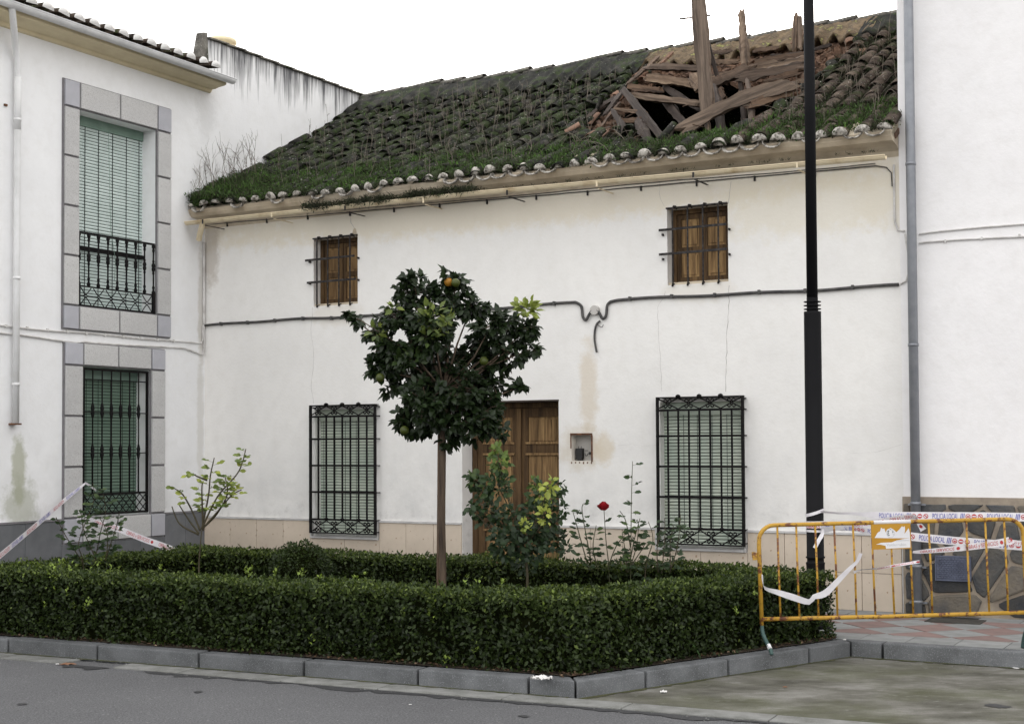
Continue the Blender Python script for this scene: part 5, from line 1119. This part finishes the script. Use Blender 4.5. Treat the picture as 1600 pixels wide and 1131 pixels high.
# iris clump and stray blades
def blades(name, label, base, n, h, spread, tint, wid=.05, cat='plant', lean=(0, 0, 0)):
    o = empty(name, base, 0, label, cat); P = rv(n, spread)*np.array([1, 1, 0]); D = rv(n, .28)*np.array([1, 1, .1]) + np.array([0, 0, 1.]) + np.array(lean)
    leaves('blades', P, D, rv(n, .4) + np.array([0, -1, .2]), RNG.uniform(.6, 1, n)*h, RNG.uniform(*tint, n), M['leaf_weed'], o, wid, BLADE); return o
blades('iris_clump', 'clump of upright iris blades beside the door shrub', tuple(_plane(852, 930, (0, 0, .0), np.array([0, 0, 1.])))[:2] + (0.,), 46, .62, .10, (.55, .95), .04)
for (pts_, lab) in (([(1031, 1023), (1042, 1030), (1053, 1042), (1055, 1053), (1050, 1067)], 'long drooping grass blade hanging over the sloping kerb, nearer the corner'), ([(1078, 1000), (1085, 1009), (1093, 1022), (1099, 1037)], 'long grass blade lying over the sloping kerb, farther from corner')):
    pp = smooth_path([at(a, b, 11.05 if pts_[0][0] < 1050 else 11.2) for a, b in pts_], 4); m = MB(); vs = []
    for i, p in enumerate(pp): w = .009*(1-.8*i/len(pp)); vs += [p + Vector((-w, -w*.3, 0)), p + Vector((0, .004, .004)), p + Vector((w, w*.3, 0))]
    m.add(vs, [(3*i+k, 3*i+k+1, 3*i+k+4, 3*i+k+3) for i in range(len(pp)-1) for k in range(2)]); tag(m.build('grass_blade', simple('grass_blade_green', (.05, .10, .03), (.035, .075, .025)), None, fix=False), lab, 'grass')

# ------------------------------------------------------------------ weeds on the roof
P, D, N_, S, T_ = [], [], [], [], []
hm = Matrix.Translation(Vector(H0)) @ Matrix.Rotation(-HA, 4, 'Z')
def tuft(p, n, h, spread, tint, droop=0.):
    p = np.array(p); P.append(p + rv(n, spread)*np.array([1, .7, .35])); D.append(rv(n, .6) + np.array([0, -.1, .75-droop])); N_.append(rv(n, 1)); S.append(RNG.uniform(.5, 1.1, n)*h); T_.append(np.clip(RNG.normal(tint, .13, n), 0, 1))
def weight(u, v):
    w = .30 + .75*math.exp(-((v-.25)/.55)**2) + .9*math.exp(-(u/1.5)**2 - (v/1.6)**2) + .35*(u > 7.7) + .25*math.exp(-((u-3.4)/1.6)**2-((v-.8)/.8)**2)
    w *= .45 + .9*(.5+.5*math.sin(u*2.7+v*3.3))*(.5+.5*math.sin(u*1.1-v*2.2+1)); return w
cnt = 0
while cnt < 3300:
    u, v = random.uniform(.03, 9.15), random.uniform(.02, 3.75)
    if random.random() > weight(u, v) or inpoly(u, EO+v*math.cos(PHI), T_POLY): continue
    low = v < 1.0; tuft(rp(u, v, .045 if low else .03), 26 if low else 16, random.uniform(.05, .10) if low else random.uniform(.035, .07), .05, random.gauss(.60 if v < .9 or u < 1.6 else (.58 if math.sin(u*1.9+v*2.6)*math.sin(u*.9-v*1.7+.6) > .30 else .22), .17)); cnt += 1
for k in range(520):                                       # thick mat at the left end of the eave
    u = abs(random.gauss(0, .75)) + .0; v = abs(random.gauss(0, .45)); tuft(rp(u+.02, v, .06 + .10*math.exp(-(u/.9)**2)*random.random()), 26, random.uniform(.05, .09), .05, random.gauss(.62, .16))
for k in range(330):
    u = random.uniform(.05, 9.1); c = round((u-.09)/PITCHU - .5); uu = .09 + PITCHU*(c+.5); tuft(rp(uu + random.gauss(0, .025), random.uniform(-.03, .12), .045), 18, random.uniform(.04, .075), .022, random.gauss(.42, .15), .05)
for k in range(230):                                       # dead growth spilling into the gutter
    u = random.uniform(1.95, 4.45); tuft((u, -.40 + random.uniform(-.05, .05), 4.645 + random.uniform(-.02, .05)), 26, random.uniform(.045, .085), .035, random.gauss(.22, .12), .55 + .5*random.random())
for k in range(60): u = random.uniform(4.4, 9.1); tuft((u, -.395 + random.uniform(-.015, .015), 4.645-.0095*(u-4)), 10, .035, .015, .25, 0)
wm = [np.concatenate(a) for a in (P, D, N_, S, T_)]
nw = len(wm[0]); sel = RNG.random(nw) < .45; wa = [a[~sel] for a in wm]; wb_ = [a[sel] for a in wm]; wb_[3] = wb_[3]*.5
mo_ = leaves('roof_moss', *wb_, M['leaf_weed'], None, .55, LEAF6); mo_.matrix_local = hm; tag(mo_, 'clumps of small leaved moss in the channels of old roof tiles', 'moss', kind='stuff')
wo_ = leaves('roof_weeds', *wa, M['leaf_weed'], None, .13, BLADE); wo_.matrix_local = hm; tag(wo_, 'green grassy weeds growing between the old roof tiles', 'weeds', kind='stuff')
ds = MB()
for k in range(300):
    while True:
        u, v = random.uniform(.2, 9.1), random.uniform(.15, 3.7)
        if inpoly(u, EO+v*math.cos(PHI), T_POLY): continue
        if random.random() < .35 + .65*math.exp(-((u-3.2)/1.7)**2): break
    p = rp(u, v, .03); h = random.uniform(.10, .42); l = Vector((random.gauss(0, .16), random.gauss(0, .1), 1)).normalized(); m1 = p + l*h*.5 + Vector((random.gauss(0, .012), 0, 0)); e = p + l*h
    ds.tube([p, m1, e], [.0038, .003, .0018], 3, False)
    for _ in range(random.randint(0, 3)):
        t = random.uniform(.45, .9); q = p + l*h*t; ds.tube([q, q + Vector((random.uniform(-.06, .06), random.uniform(-.03, .03), random.uniform(.02, .08)))], .0018, 3, False)
for k in range(46):                                        # sprawling dead stems
    u, v = random.choice([(random.uniform(7.6, 9.1), random.uniform(.1, 2.2)), (random.uniform(4.6, 6.2), random.uniform(.1, .9))]); p = rp(u, v, .04); a = random.uniform(0, 3.14); L = random.uniform(.2, .55)
    ds.tube(smooth_path([p, p + Vector((math.cos(a)*L*.5, 0, .08 + .1*random.random())), p + Vector((math.cos(a)*L, -.1, random.uniform(0, .2)))], 3), .003, 3, False)
do = ds.build('dry_stalks', M['dry'], None, kind='stuff', fix=False); do.matrix_local = hm; tag(do, 'thin grey dead weed stalks standing all over the tile roof', 'weeds')
tw = MB()
def twig(p, d, L, r, dep):
    e = p + d*L; mid = p + d*L*.5 + Vector((random.gauss(0, .02), random.gauss(0, .02), 0)); tw.tube([p, mid, e], [r, r*.8, r*.45], 4, False)
    if dep:
        for _ in range(random.randint(2, 3)):
            t = random.uniform(.35, .95); q = p + d*L*t; dd = (d + Vector((random.gauss(0, .45), random.gauss(0, .25), random.gauss(.1, .25)))).normalized(); twig(q, dd, L*random.uniform(.4, .65), r*.6, dep-1)
for k in range(26):
    u = abs(random.gauss(.12, .22)); v = random.uniform(.1, 1.25); p = rp(u, v, .05); d = Vector((random.gauss(-.05, .25), random.gauss(-.05, .15), 1)).normalized(); twig(p, d, random.uniform(.25, .55), .005, 2 if k % 2 else 1)
to = tw.build('dead_bush', M['dry'], None, fix=False); to.matrix_local = hm; tag(to, 'leafless dead bush on the roof against the left house wall', 'bush')

# ------------------------------------------------------------------ lamp post
LY = 13.0; lb = at(1274.5, 900, LY); lb.z = 0
lamp = empty('lamp_post', lb, 0, 'black metal street lamp post behind the barrier', 'lamp post')
z1 = at(1269, 487, LY).z; z0 = at(1274, 874, LY).z
MB().lathe([(.12, 0), (.12, .03), (.084, .06), (.084, z0-.05), (.088, z0-.03), (.088, z0-.025), (.077, z0-.022), (.077, z0+.012), (.088, z0+.016), (.088, z0+.028), (.079, z0+.032), (.079, z1-.02), (.079, z1), (.056, z1+.001)], (0, 0, 0), 24).build('lower_shaft', M['lamp'], lamp, True)
rg = [(.052, z1)]
for k in range(3): zz_ = z1 + .016 + .034*k; rg += [(.052, zz_), (.079, zz_+.003), (.079, zz_+.011), (.052, zz_+.014)]
MB().lathe(rg + [(.052, z1+.13)], (0, 0, 0), 24).build('ring_collar', M['lamp'], lamp)
MB().lathe([(.0515, z1+.13), (.048, 7.2)], (0, 0, 0), 20).build('upper_shaft', M['lamp'], lamp, True)
MB().lathe([(.05, 7.2), (.10, 7.25), (.2, 7.4), (.24, 7.75), (.12, 7.95), (.02, 8.0)], (0, 0, 0), 16).build('lantern', M['lamp'], lamp, True)

# ------------------------------------------------------------------ crowd-control barrier
BY = 11.5; bo = at(1190, 967, BY); be = at(1605, 956.3, BY); bv = be-bo; BWd = bv.length; tilt = math.atan2(bv.z, bv.x)
bar = empty('barrier', bo, 0, 'yellow rusty metal crowd barrier wrapped in police tape', 'barrier'); bar.rotation_euler = (R(-1.5), -tilt, 0)
BH = .762; pxs = BWd/415.; YB = M['barrier']
part('frame', MB().tube([(0, 0, -.05), (0, 0, BH-.16)] + [(.13-.13*math.cos(a), 0, BH-.13+.13*math.sin(a)) for a in np.linspace(.25, math.pi/2, 6)] + [(BWd/2, 0, BH-.0)] + [(BWd-.13+.13*math.sin(a), 0, BH-.13+.13*math.cos(a)) for a in np.linspace(0, math.pi/2-.2, 6)] + [(BWd, 0, BH-.2), (BWd, 0, -.05)], .0175, 10).mesh('frame', True), YB, bar)
part('bottom_rail', MB().tube([(0, 0, 0), (BWd*.5, 0, -.004), (BWd, 0, 0)], .0175, 10).mesh('bottom_rail', True), YB, bar)
for k in range(1, 14):
    if k == 10: continue
    x = BWd*k/14; b_ = random.uniform(-.004, .004); part('bar', MB().tube([(x, 0, .015), (x+b_, random.uniform(-.003, .003), BH*.5), (x, 0, BH-.01)], .0088, 7).mesh('bar', True), YB, bar)
MB().box(-.055, -.018, -.012, .012, BH-.28, BH-.22).build('hook', YB, bar); MB().box(-.06, -.035, -.014, .014, BH-.215, BH-.26).build('hook', YB, bar)
legm = MB().tube(smooth_path([(0, 0, -.04), (.003, -.01, -.11), (.02, -.05, -.17), (.045, -.10, -.235), (.05, -.12, -.275)], 4), .0165, 9).mesh('leg', True)
part('leg', legm, M['barrier_leg'], bar)
part('leg', MB().tube(smooth_path([(BWd, 0, -.04), (BWd, .03, -.13), (BWd, .10, -.22), (BWd, .14, -.30)], 4), .0165, 9).mesh('leg', True), M['barrier_leg'], bar)
part('leg_scuff', MB().tube([(.034, -.072, -.198), (.044, -.096, -.232)], .0185, 9).mesh('leg_scuff', True), M['sticker'], bar)
def zl(px, py): return ((px-1188.5)*pxs, (967-py)*.00523)            # picture of the plate -> barrier frame, metres
x0, zt = zl(1364.5, 818); x1, zb = zl(1425.5, 856.5)
plate = MB().box(x0, x1, -.022, -.0185, zb-.035, zt-.03).build('sign_plate', M['plate'], bar)
DZ = -.034
def stick(poly, y, mat, nm):
    pts = [zl(1355+x/17.4, 800+z/17.4) for x, z in poly]; m = MB(); n = len(pts)
    m.add([(a, y, c+DZ) for a, c in pts], [tuple(range(n))]); o = m.build(nm, mat, plate, fix=False); return o
stick([(240,670), (330,530), (400,490), (430,390), (470,430), (520,420), (545,530), (590,450), (690,410), (770,460), (840,530), (920,460), (1000,370), (1030,400), (1070,370), (1080,460), (1060,580), (1120,500), (1180,430), (1205,560), (1205,690), (1040,700), (700,690)], -.0232, M['sticker'], 'torn_sticker')
stick([(270,850), (420,805), (700,800), (860,750), (1050,712), (1205,691), (1205,955), (540,970), (530,890), (400,855)], -.0232, M['sticker'], 'torn_sticker')
ec = (680, 560)
stick([(ec[0]+r*math.cos(a), ec[1]+r*math.sin(a)) for r, aa in ((112, np.linspace(0, 6.2, 40)), (102, np.linspace(6.2, 0, 40))) for a in aa], -.0238, M['print_grey'], 'emblem_ring')
for p in ([(600,480), (640,480), (650,505), (625,520), (640,550), (610,600), (585,590), (600,540)], [(655,440), (700,440), (690,462), (665,462)], [(725,490), (750,500), (760,545), (735,555)], [(590,600), (650,590), (660,615), (610,625)], [(735,585), (765,580), (755,605)]): stick(p, -.0241, M['print_dark'], 'emblem_mark')
wb = MB(); xa, _ = zl(1369, 818); xb, _ = zl(1427, 814)
wb.tube([(xa, 0, BH), (xb, 0, BH)], .0184, 10); wb.build('white_paint_patch', M['sticker'], bar, True)

# ------------------------------------------------------------------ lettering
def text_mesh(txt, size):
    cu = bpy.data.curves.new('lettering', 'FONT'); cu.body = txt; cu.size = size; cu.resolution_u = 2; ob = bpy.data.objects.new('lettering', cu); COL.objects.link(ob)
    dg = bpy.context.evaluated_depsgraph_get(); ev = ob.evaluated_get(dg); me = bpy.data.meshes.new_from_object(ev)
    V = [tuple(v.co) for v in me.vertices]; F = [tuple(p.vertices) for p in me.polygons]; bpy.data.objects.remove(ob); bpy.data.curves.remove(cu); bpy.data.meshes.remove(me); return V, F
def placed(txt, size, x, z, y, parent, mat, slant=0.):
    V, F = text_mesh(txt, size); MB().add([(x+a+slant*b, y, z+b) for a, b, c in V], F).build('lettering', mat, parent, fix=False)
tx, tz = zl(1355+555/17.4, 800+905/17.4); placed('Valderrubio', .034, tx, tz+DZ, -.0238, plate, M['print_grey'])
tx, tz = zl(1355+850/17.4, 800+775/17.4); placed('yuntamiento', .022, tx-.01, tz+DZ, -.0238, plate, M['print_grey'])

# ------------------------------------------------------------------ police tape
class Ribbon:
    def __init__(s, pts, width, twist=None, bold=.0):
        s.p = smooth_path(pts, 10); n = len(s.p); s.w = width if isinstance(width, list) else [width]*len(pts)
        s.n = n; s.s = [0]
        for i in range(1, n): s.s.append(s.s[-1] + (s.p[i]-s.p[i-1]).length)
        s.ww = [float(np.interp(i, np.linspace(0, n-1, len(s.w)), s.w)) for i in range(n)]
        tw = twist or [0, 0]; s.tw = [float(np.interp(i, np.linspace(0, n-1, len(tw)), tw)) for i in range(n)]
    def fr(s, d):
        i = min(max(int(np.searchsorted(s.s, d))-1, 0), s.n-2); f = (d-s.s[i])/max(1e-6, s.s[i+1]-s.s[i]); p = s.p[i].lerp(s.p[i+1], f)
        t = (s.p[min(i+2, s.n-1)]-s.p[max(i-1, 0)]).normalized(); up = Vector((0, 0, 1)); up = (up - t*up.dot(t))
        if up.length < .05: up = Vector((1, 0, 0)) - t*t.x
        up.normalize(); nr = t.cross(up)                   # towards the street when t runs left to right
        a = s.tw[i]*(1-f)+s.tw[i+1]*f; return p, up*math.cos(a) + nr*math.sin(a), nr*math.cos(a) - up*math.sin(a), s.ww[i]*(1-f)+s.ww[i+1]*f
    def at(s, d, h, off=0.): p, up, nr, w = s.fr(d); return p + up*h*w + nr*off
    def build(s, name, label, group='strips of police tape'):
        o = MB(); N = max(12, int(s.s[-1]/.03)); vs = []
        for i in range(N+1):
            d = s.s[-1]*i/N; vs += [s.at(d, -.5), s.at(d, -.17, .0015*math.sin(i*1.3)), s.at(d, .17, -.0015*math.sin(i)), s.at(d, .5)]
        o.add(vs, [(4*i+k, 4*i+4+k, 4*i+5+k, 4*i+1+k) for i in range(N) for k in range(3)]); s.o = o.build(name, M['tape'], None, True, fix=False)
        return tag(s.o, label, 'tape', group)
    def put(s, V, F, d0, mat, sx=1., h0=-.3, sh=1., name='print', off=.0022):
        V2 = [s.at(d0 + a*sx, h0 + b*sh, off) for a, b, c in V if True]; return MB().add(V2, F).build(name, mat, s.o, fix=False)
TXP = text_mesh('POLICIA LOCAL', 1.0); wP = max(v[0] for v in TXP[0]); TXO = text_mesh('OBRAS y SERVICIOS', 1.0); wO = max(v[0] for v in TXO[0])
def disc(n, r0, r1, asp=1.):
    V = [(r*math.cos(2*math.pi*k/n), r*math.sin(2*math.pi*k/n), 0) for r in (r0, r1) for k in range(n)]; return V, [(k, (k+1)%n, n+(k+1)%n, n+k) for k in range(n)]
def police(rb, d0, d1, per=.465, tape_w=.075):
    d = d0
    while d < d1:
        L = rb.s[-1]
        if d > 0 and d+.225 < L: rb.put(*TXP, d, M['tape_blue'], .222/wP, -.32, .95, 'police_lettering')
        for k in range(3):
            a = d + .238 + .013*k
            if 0 < a and a+.02 < L: rb.put([(0, 0, 0), (.006, 0, 0), (.014, .72, 0), (.008, .72, 0)], [(0, 1, 2, 3)], a, M['tape_blue'], 1, -.36, 1, 'slash_mark')
        for k in range(3):
            c = d + .305 + .052*k; r = .021
            if not (0 < c-r and c+r < L): continue
            V, F = disc(18, .0001 if k == 1 else .0155, r); rb.put([(a, b/tape_w, 0) for a, b, _ in V], F, c, M['tape_red'], 1, 0, 1, 'sign_symbol')
            if k == 0: rb.put([(-.009, -.11, 0), (.009, -.11, 0), (.009, .05, 0), (-.009, .05, 0)], [(0,1,2,3)], c, M['tape_red'], 1, 0, 1, 'sign_symbol')
            if k == 1: rb.put([(-.015, -.07, 0), (.015, -.07, 0), (.015, .07, 0), (-.015, .07, 0)], [(0,1,2,3)], c, M['tape'], 1, 0, 1, 'sign_symbol', .003)
            if k == 2: rb.put([(-.015, .12, 0), (-.010, .2, 0), (.015, -.12, 0), (.010, -.2, 0)], [(0,1,2,3)], c, M['tape_red'], 1, 0, 1, 'sign_symbol')
        d += per
def works(rb, d0, d1, per=.40, mat='tape_red'):
    d = d0
    while d < d1:
        if d > 0 and d+.30 < rb.s[-1]: rb.put(*TXO, d, M[mat], .30/wO, -.28, .85, 'works_lettering')
        if d+.335 < rb.s[-1]: V, F = disc(14, .0001, .016); rb.put([(a, b/.06, 0) for a, b, _ in V], F, d+.335, M[mat], 1, 0, 1, 'sign_symbol')
        d += per
r1 = Ribbon([at(1281, 799, 12.93), at(1310, 801.5, 12.9), at(1340, 802.5, 12.85), at(1375, 805, 12.75), at(1440, 806, 12.65), at(1520, 806.5, 12.5), at(1620, 808, 12.35), at(1760, 811, 12.1)], [.03, .022, .03, .068, .075, .075, .075, .075], [.9, .5, .2, 0, 0, 0, 0]); r1.build('police_tape', 'upper police tape with blue lettering stretched right from lamp post')
p0 = (r1.s[30]+.01); police(r1, p0 - .02, 3.2)
r2 = Ribbon([at(1283, 823, 12.92), at(1330, 825.5, 12.7), at(1362, 830, 12.5), at(1425, 838, 12.3), at(1500, 845.5, 12.1), at(1600, 853, 11.9), at(1740, 862, 11.7)], [.05, .05, .06, .073, .073, .073, .073], [.4, .2, 0, 0, 0]); r2.build('police_tape', 'lower police tape with blue lettering sloping down behind the barrier'); police(r2, .05, 3.0)
r3 = Ribbon([at(1426, 862, 11.46), at(1440, 861.5, 11.47), at(1500, 856, 11.52), at(1560, 848, 11.6), at(1580, 844, 11.65), at(1584, 847, 11.66), at(1620, 850, 11.7), at(1720, 856, 11.8)], [.02, .034, .05, .06, .065, .04, .04, .04], [.5, .2, -.3, .0, .2]); r3.build('works_tape', 'crumpled red lettered tape tied to right edge of yellow plate'); works(r3, .06, 1.4)
r4 = Ribbon([at(1334, 894, 11.46), at(1345, 890, 11.46), at(1375, 887.5, 11.48), at(1400, 883, 11.47), at(1425, 879, 11.46), at(1437, 877, 11.45)], [.03, .022, .024, .02, .024, .03], [.3, 1.2, .4, -.6, .5]); r4.build('works_tape', 'twisted red and white tape strung low between barrier bars'); works(r4, .0, .6, .2)
r5 = Ribbon([at(1191, 897, 11.46), at(1192, 910, 11.46), at(1196, 919, 11.45), at(1215, 925, 11.44), at(1240, 933, 11.43), at(1264, 940, 11.42), at(1272, 932, 11.42), at(1290, 926, 11.43), at(1315, 901, 11.44), at(1332, 884, 11.46), at(1340, 876, 11.46), at(1345, 864, 11.45)], [.02, .02, .03, .045, .055, .05, .045, .06, .05, .034, .03, .035], [1.2, .9, .5, .1, .2, .4, .1, .3, .2, .5, .8]); r5.build('works_tape', 'slack white tape sagging in a V across left of barrier')
r6 = Ribbon([at(1283, 828, 12.91), at(1352, 818, 12.6), at(1400, 811, 12.4), at(1428, 807, 12.3), at(1434, 815, 12.28), at(1443, 828, 12.27)], [.05, .05, .06, .05, .05, .06], [.5, .2, .3, .5, .9, .4]); r6.build('works_tape', 'red lettered tape rising from lamp post behind the yellow plate'); works(r6, .3, 1.2)
wrap = empty('lamp_wrap_tape', lb, 0, 'white and red tape wound and knotted round lamp post', 'tape')
for zc_, h_, tl in ((at(1275, 819, LY).z, .066, .02), (at(1275, 800, LY).z, .030, .35), (at(1275, 829, LY).z, .022, -.03)):
    vs = []; n = 28
    for k in range(n+1):
        a = 2*math.pi*k/n; r_ = .0835 + .002*math.sin(k*2.2); z = zc_ + tl*.08*math.cos(a) ; vs += [(r_*math.cos(a), r_*math.sin(a), z-h_/2), (r_*1.01*math.cos(a), r_*1.01*math.sin(a), z+h_/2)]
    MB().add(vs, [(2*k, 2*k+2, 2*k+3, 2*k+1) for k in range(n)]).build('wound_band', M['tape'], wrap, True, fix=False)
zc_ = at(1275, 821, LY).z; V, F = text_mesh('OBRAS y SE', .05); wt = max(v[0] for v in V)
MB().add([(.0862*math.cos(-math.pi/2 + (a-wt/2)*.235/wt/.0862), .0862*math.sin(-math.pi/2 + (a-wt/2)*.235/wt/.0862), zc_ - .02 + b*1.05) for a, b, c in V], F).build('works_lettering', M['tape_red'], wrap, fix=False)
r7 = Ribbon([at(1287, 826, 12.89), at(1284, 836, 12.88), at(1278, 846, 12.88), at(1273, 856, 12.885)], [.02, .036, .04, .036], [.2, .6, .3]); r7.build('tape_tail', 'loose tape tail hanging down in front of lamp post'); r7.put([(a, b, 0) for a, b, c in TXO[0]], TXO[1], .03, M['tape_red'], .16/wO, -.3, .8, 'works_lettering')
r8 = Ribbon([at(133, 755, 16.66), at(100, 782, 16.3), at(60, 817, 15.7), at(20, 851, 15.1), at(0, 868, 14.8), at(-80, 935, 13.8)], [.02, .05, .062, .062, .062, .062], [.4, .1, 0, .1, 0]); r8.p = r8.p; r8.build('police_tape', 'taut blue and red tape running down left from grilled window')
for k in range(9): r8.put(*(TXP if k % 2 else TXO), .10 + .34*k, M['tape_blue' if k % 2 == 0 else 'tape_red'], (.26/wP if k % 2 else .28/wO), -.34, 1.0, 'police_lettering', -.0022) if .10+.34*k+.3 < r8.s[-1] else None
for k in range(9): r8.put(*(TXP if k % 2 else TXO), .10 + .34*k, M['tape_blue' if k % 2 == 0 else 'tape_red'], (.26/wP if k % 2 else .28/wO), -.34, 1.0, 'police_lettering', .0022) if .10+.34*k+.3 < r8.s[-1] else None
r9 = Ribbon([at(133, 754, 16.66), at(141, 759, 16.6), at(150, 766, 16.58)], [.03, .035, .03], [.2, .6]); r9.build('tape_tail', 'short knotted tape end on left window grille')
r10 = Ribbon([at(120, 812, 16.6), at(134, 807, 16.58), at(150, 815, 16.5), at(185, 826, 16.45), at(225, 842, 16.4), at(264, 856, 16.35), at(300, 872, 16.3)], [.03, .035, .055, .072, .072, .072, .072], [.5, .2, 0, 0, 0]); r10.build('works_tape', 'white tape with red lettering sloping under the left window'); works(r10, .28, 1.6, .42)
# ------------------------------------------------------------------ litter
def crumple(name, label, c, s, mat, flat=.5, cat='litter', n=9):
    m = MB(); g = {}
    for i in range(n):
        for j in range(n):
            a, b = (i/(n-1)-.5)*2, (j/(n-1)-.5)*2; rr = random.uniform(.75, 1.0); g[(i, j)] = (a*s*rr, b*s*.7*rr, s*flat*random.random()*(1-.5*max(abs(a), abs(b))) + .004)
    m.add([g[(i, j)] for i in range(n) for j in range(n)], [(i*n+j, (i+1)*n+j, (i+1)*n+j+1, i*n+j+1) for i in range(n-1) for j in range(n-1) if math.hypot(i-(n-1)/2, j-(n-1)/2) < (n-1)*.55*random.uniform(.85, 1.15)])
    o = m.build(name, mat, None, fix=False); o.location = c; o.rotation_euler = (0, 0, random.uniform(0, 3)); return tag(o, label, cat)
def gpt(px, py, z): return Vector(_plane(px, py, (0, 0, z), np.array([0, 0, 1.])))
crumple('crumpled_tissue', 'crumpled white tissue lying on the front kerb near its corner', gpt(847, 1062, .002), .085, M['paper'], .55)
crumple('paper_scrap', 'white paper scrap on mossy concrete below the sloping kerb', gpt(1037, 1082, -.129), .028, M['paper'], .8)
crumple('paper_scrap', 'tiny white scrap on the asphalt in front of hedge', gpt(641, 1101, -.134), .014, M['paper'], .3)
crumple('paper_scrap', 'flat white scrap by the right hand kerb', gpt(1588, 1044, -.129), .035, M['paper'], .12)
crumple('rusty_can_scrap', 'flattened brown scrap in gap of the gutter slabs', gpt(107, 1038, -.133), .07, M['litter_brown'], .25)
crumple('paper_scrap', 'white scrap beside brown litter in the gutter gap', gpt(90, 1038, -.133), .022, M['paper'], .5)
crumple('dark_stain_pad', 'small dark oil blot on concrete at lower right', gpt(1560, 1103, -.1297), .10, M['wet'], .0, 'stain')
crumple('dead_leaf', 'single brown leaf on the concrete pad', gpt(1227, 1074, -.129), .022, M['litter_brown'], .5)
crumple('paper_scrap', 'white scrap low in the hedge near its right end', gpt(1320, 1000, .0), .02, M['paper'], .6)
for px, py, lab in ((35, 1100, 'dark tar spot on asphalt at far lower left'), (310, 1081, 'dark tar spot on asphalt below the second kerb stone'), (820, 1119, 'dark tar spot on asphalt near lower middle')):
    o = crumple('tar_spot', lab, gpt(px, py, -.1342), .05, M['wet'], .0, 'stain'); o.location.z = -.134

# grit swept against the kerb foot
gt = MB()
for i in range(420):
    if random.random() < .7: p = S0 + D1*random.uniform(-5.2, 2.2) - N1*abs(random.gauss(0, .12))
    else: p = CC + DU*random.uniform(0, 1.8) - NU*abs(random.gauss(0, .15))
    if random.random() < .3: p = B + D1*random.uniform(-5.2, -.1) - N1*random.uniform(.005, .05)
    s_ = random.uniform(.003, .009); c = Vector((p.x, p.y, -.131 if random.random() < .7 else -.12)); gt.add([c + Vector((random.uniform(-1, 1)*s_, random.uniform(-1, 1)*s_, 0)) for _ in range(3)] + [c + Vector((0, 0, s_))], [(0,1,2), (0,1,3), (1,2,3), (2,0,3)])
tag(gt.build('grit', M['strip'], None), 'loose grit scattered along the kerb foot and gutter', 'grit', kind='stuff')
import OpenImageIO as oiio, sys
b=oiio.ImageBuf('/workdir/render_main.png')
for n,(x,y) in dict(wall_mid=(700,350),wall_hi=(600,250),wall_low=(420,480),left=(60,250),right=(960,300),asph=(200,690),pad=(800,690),kerb=(400,675),hedge=(500,610),hedgetop=(300,575),granite=(105,100),plinth=(600,540),door=(540,440),roof=(400,150),blindU=(105,160),blindL=(340,450),blindR=(700,450),weed=(260,185),stone=(975,560),frame=(68,250)).items():
    x0,y0=x-6,y-6
    a=oiio.ImageBufAlgo.computePixelStats(b,oiio.ROI(x0,x0+12,y0,y0+12)); print(n,[round(v*255) for v in a.avg[:3]])
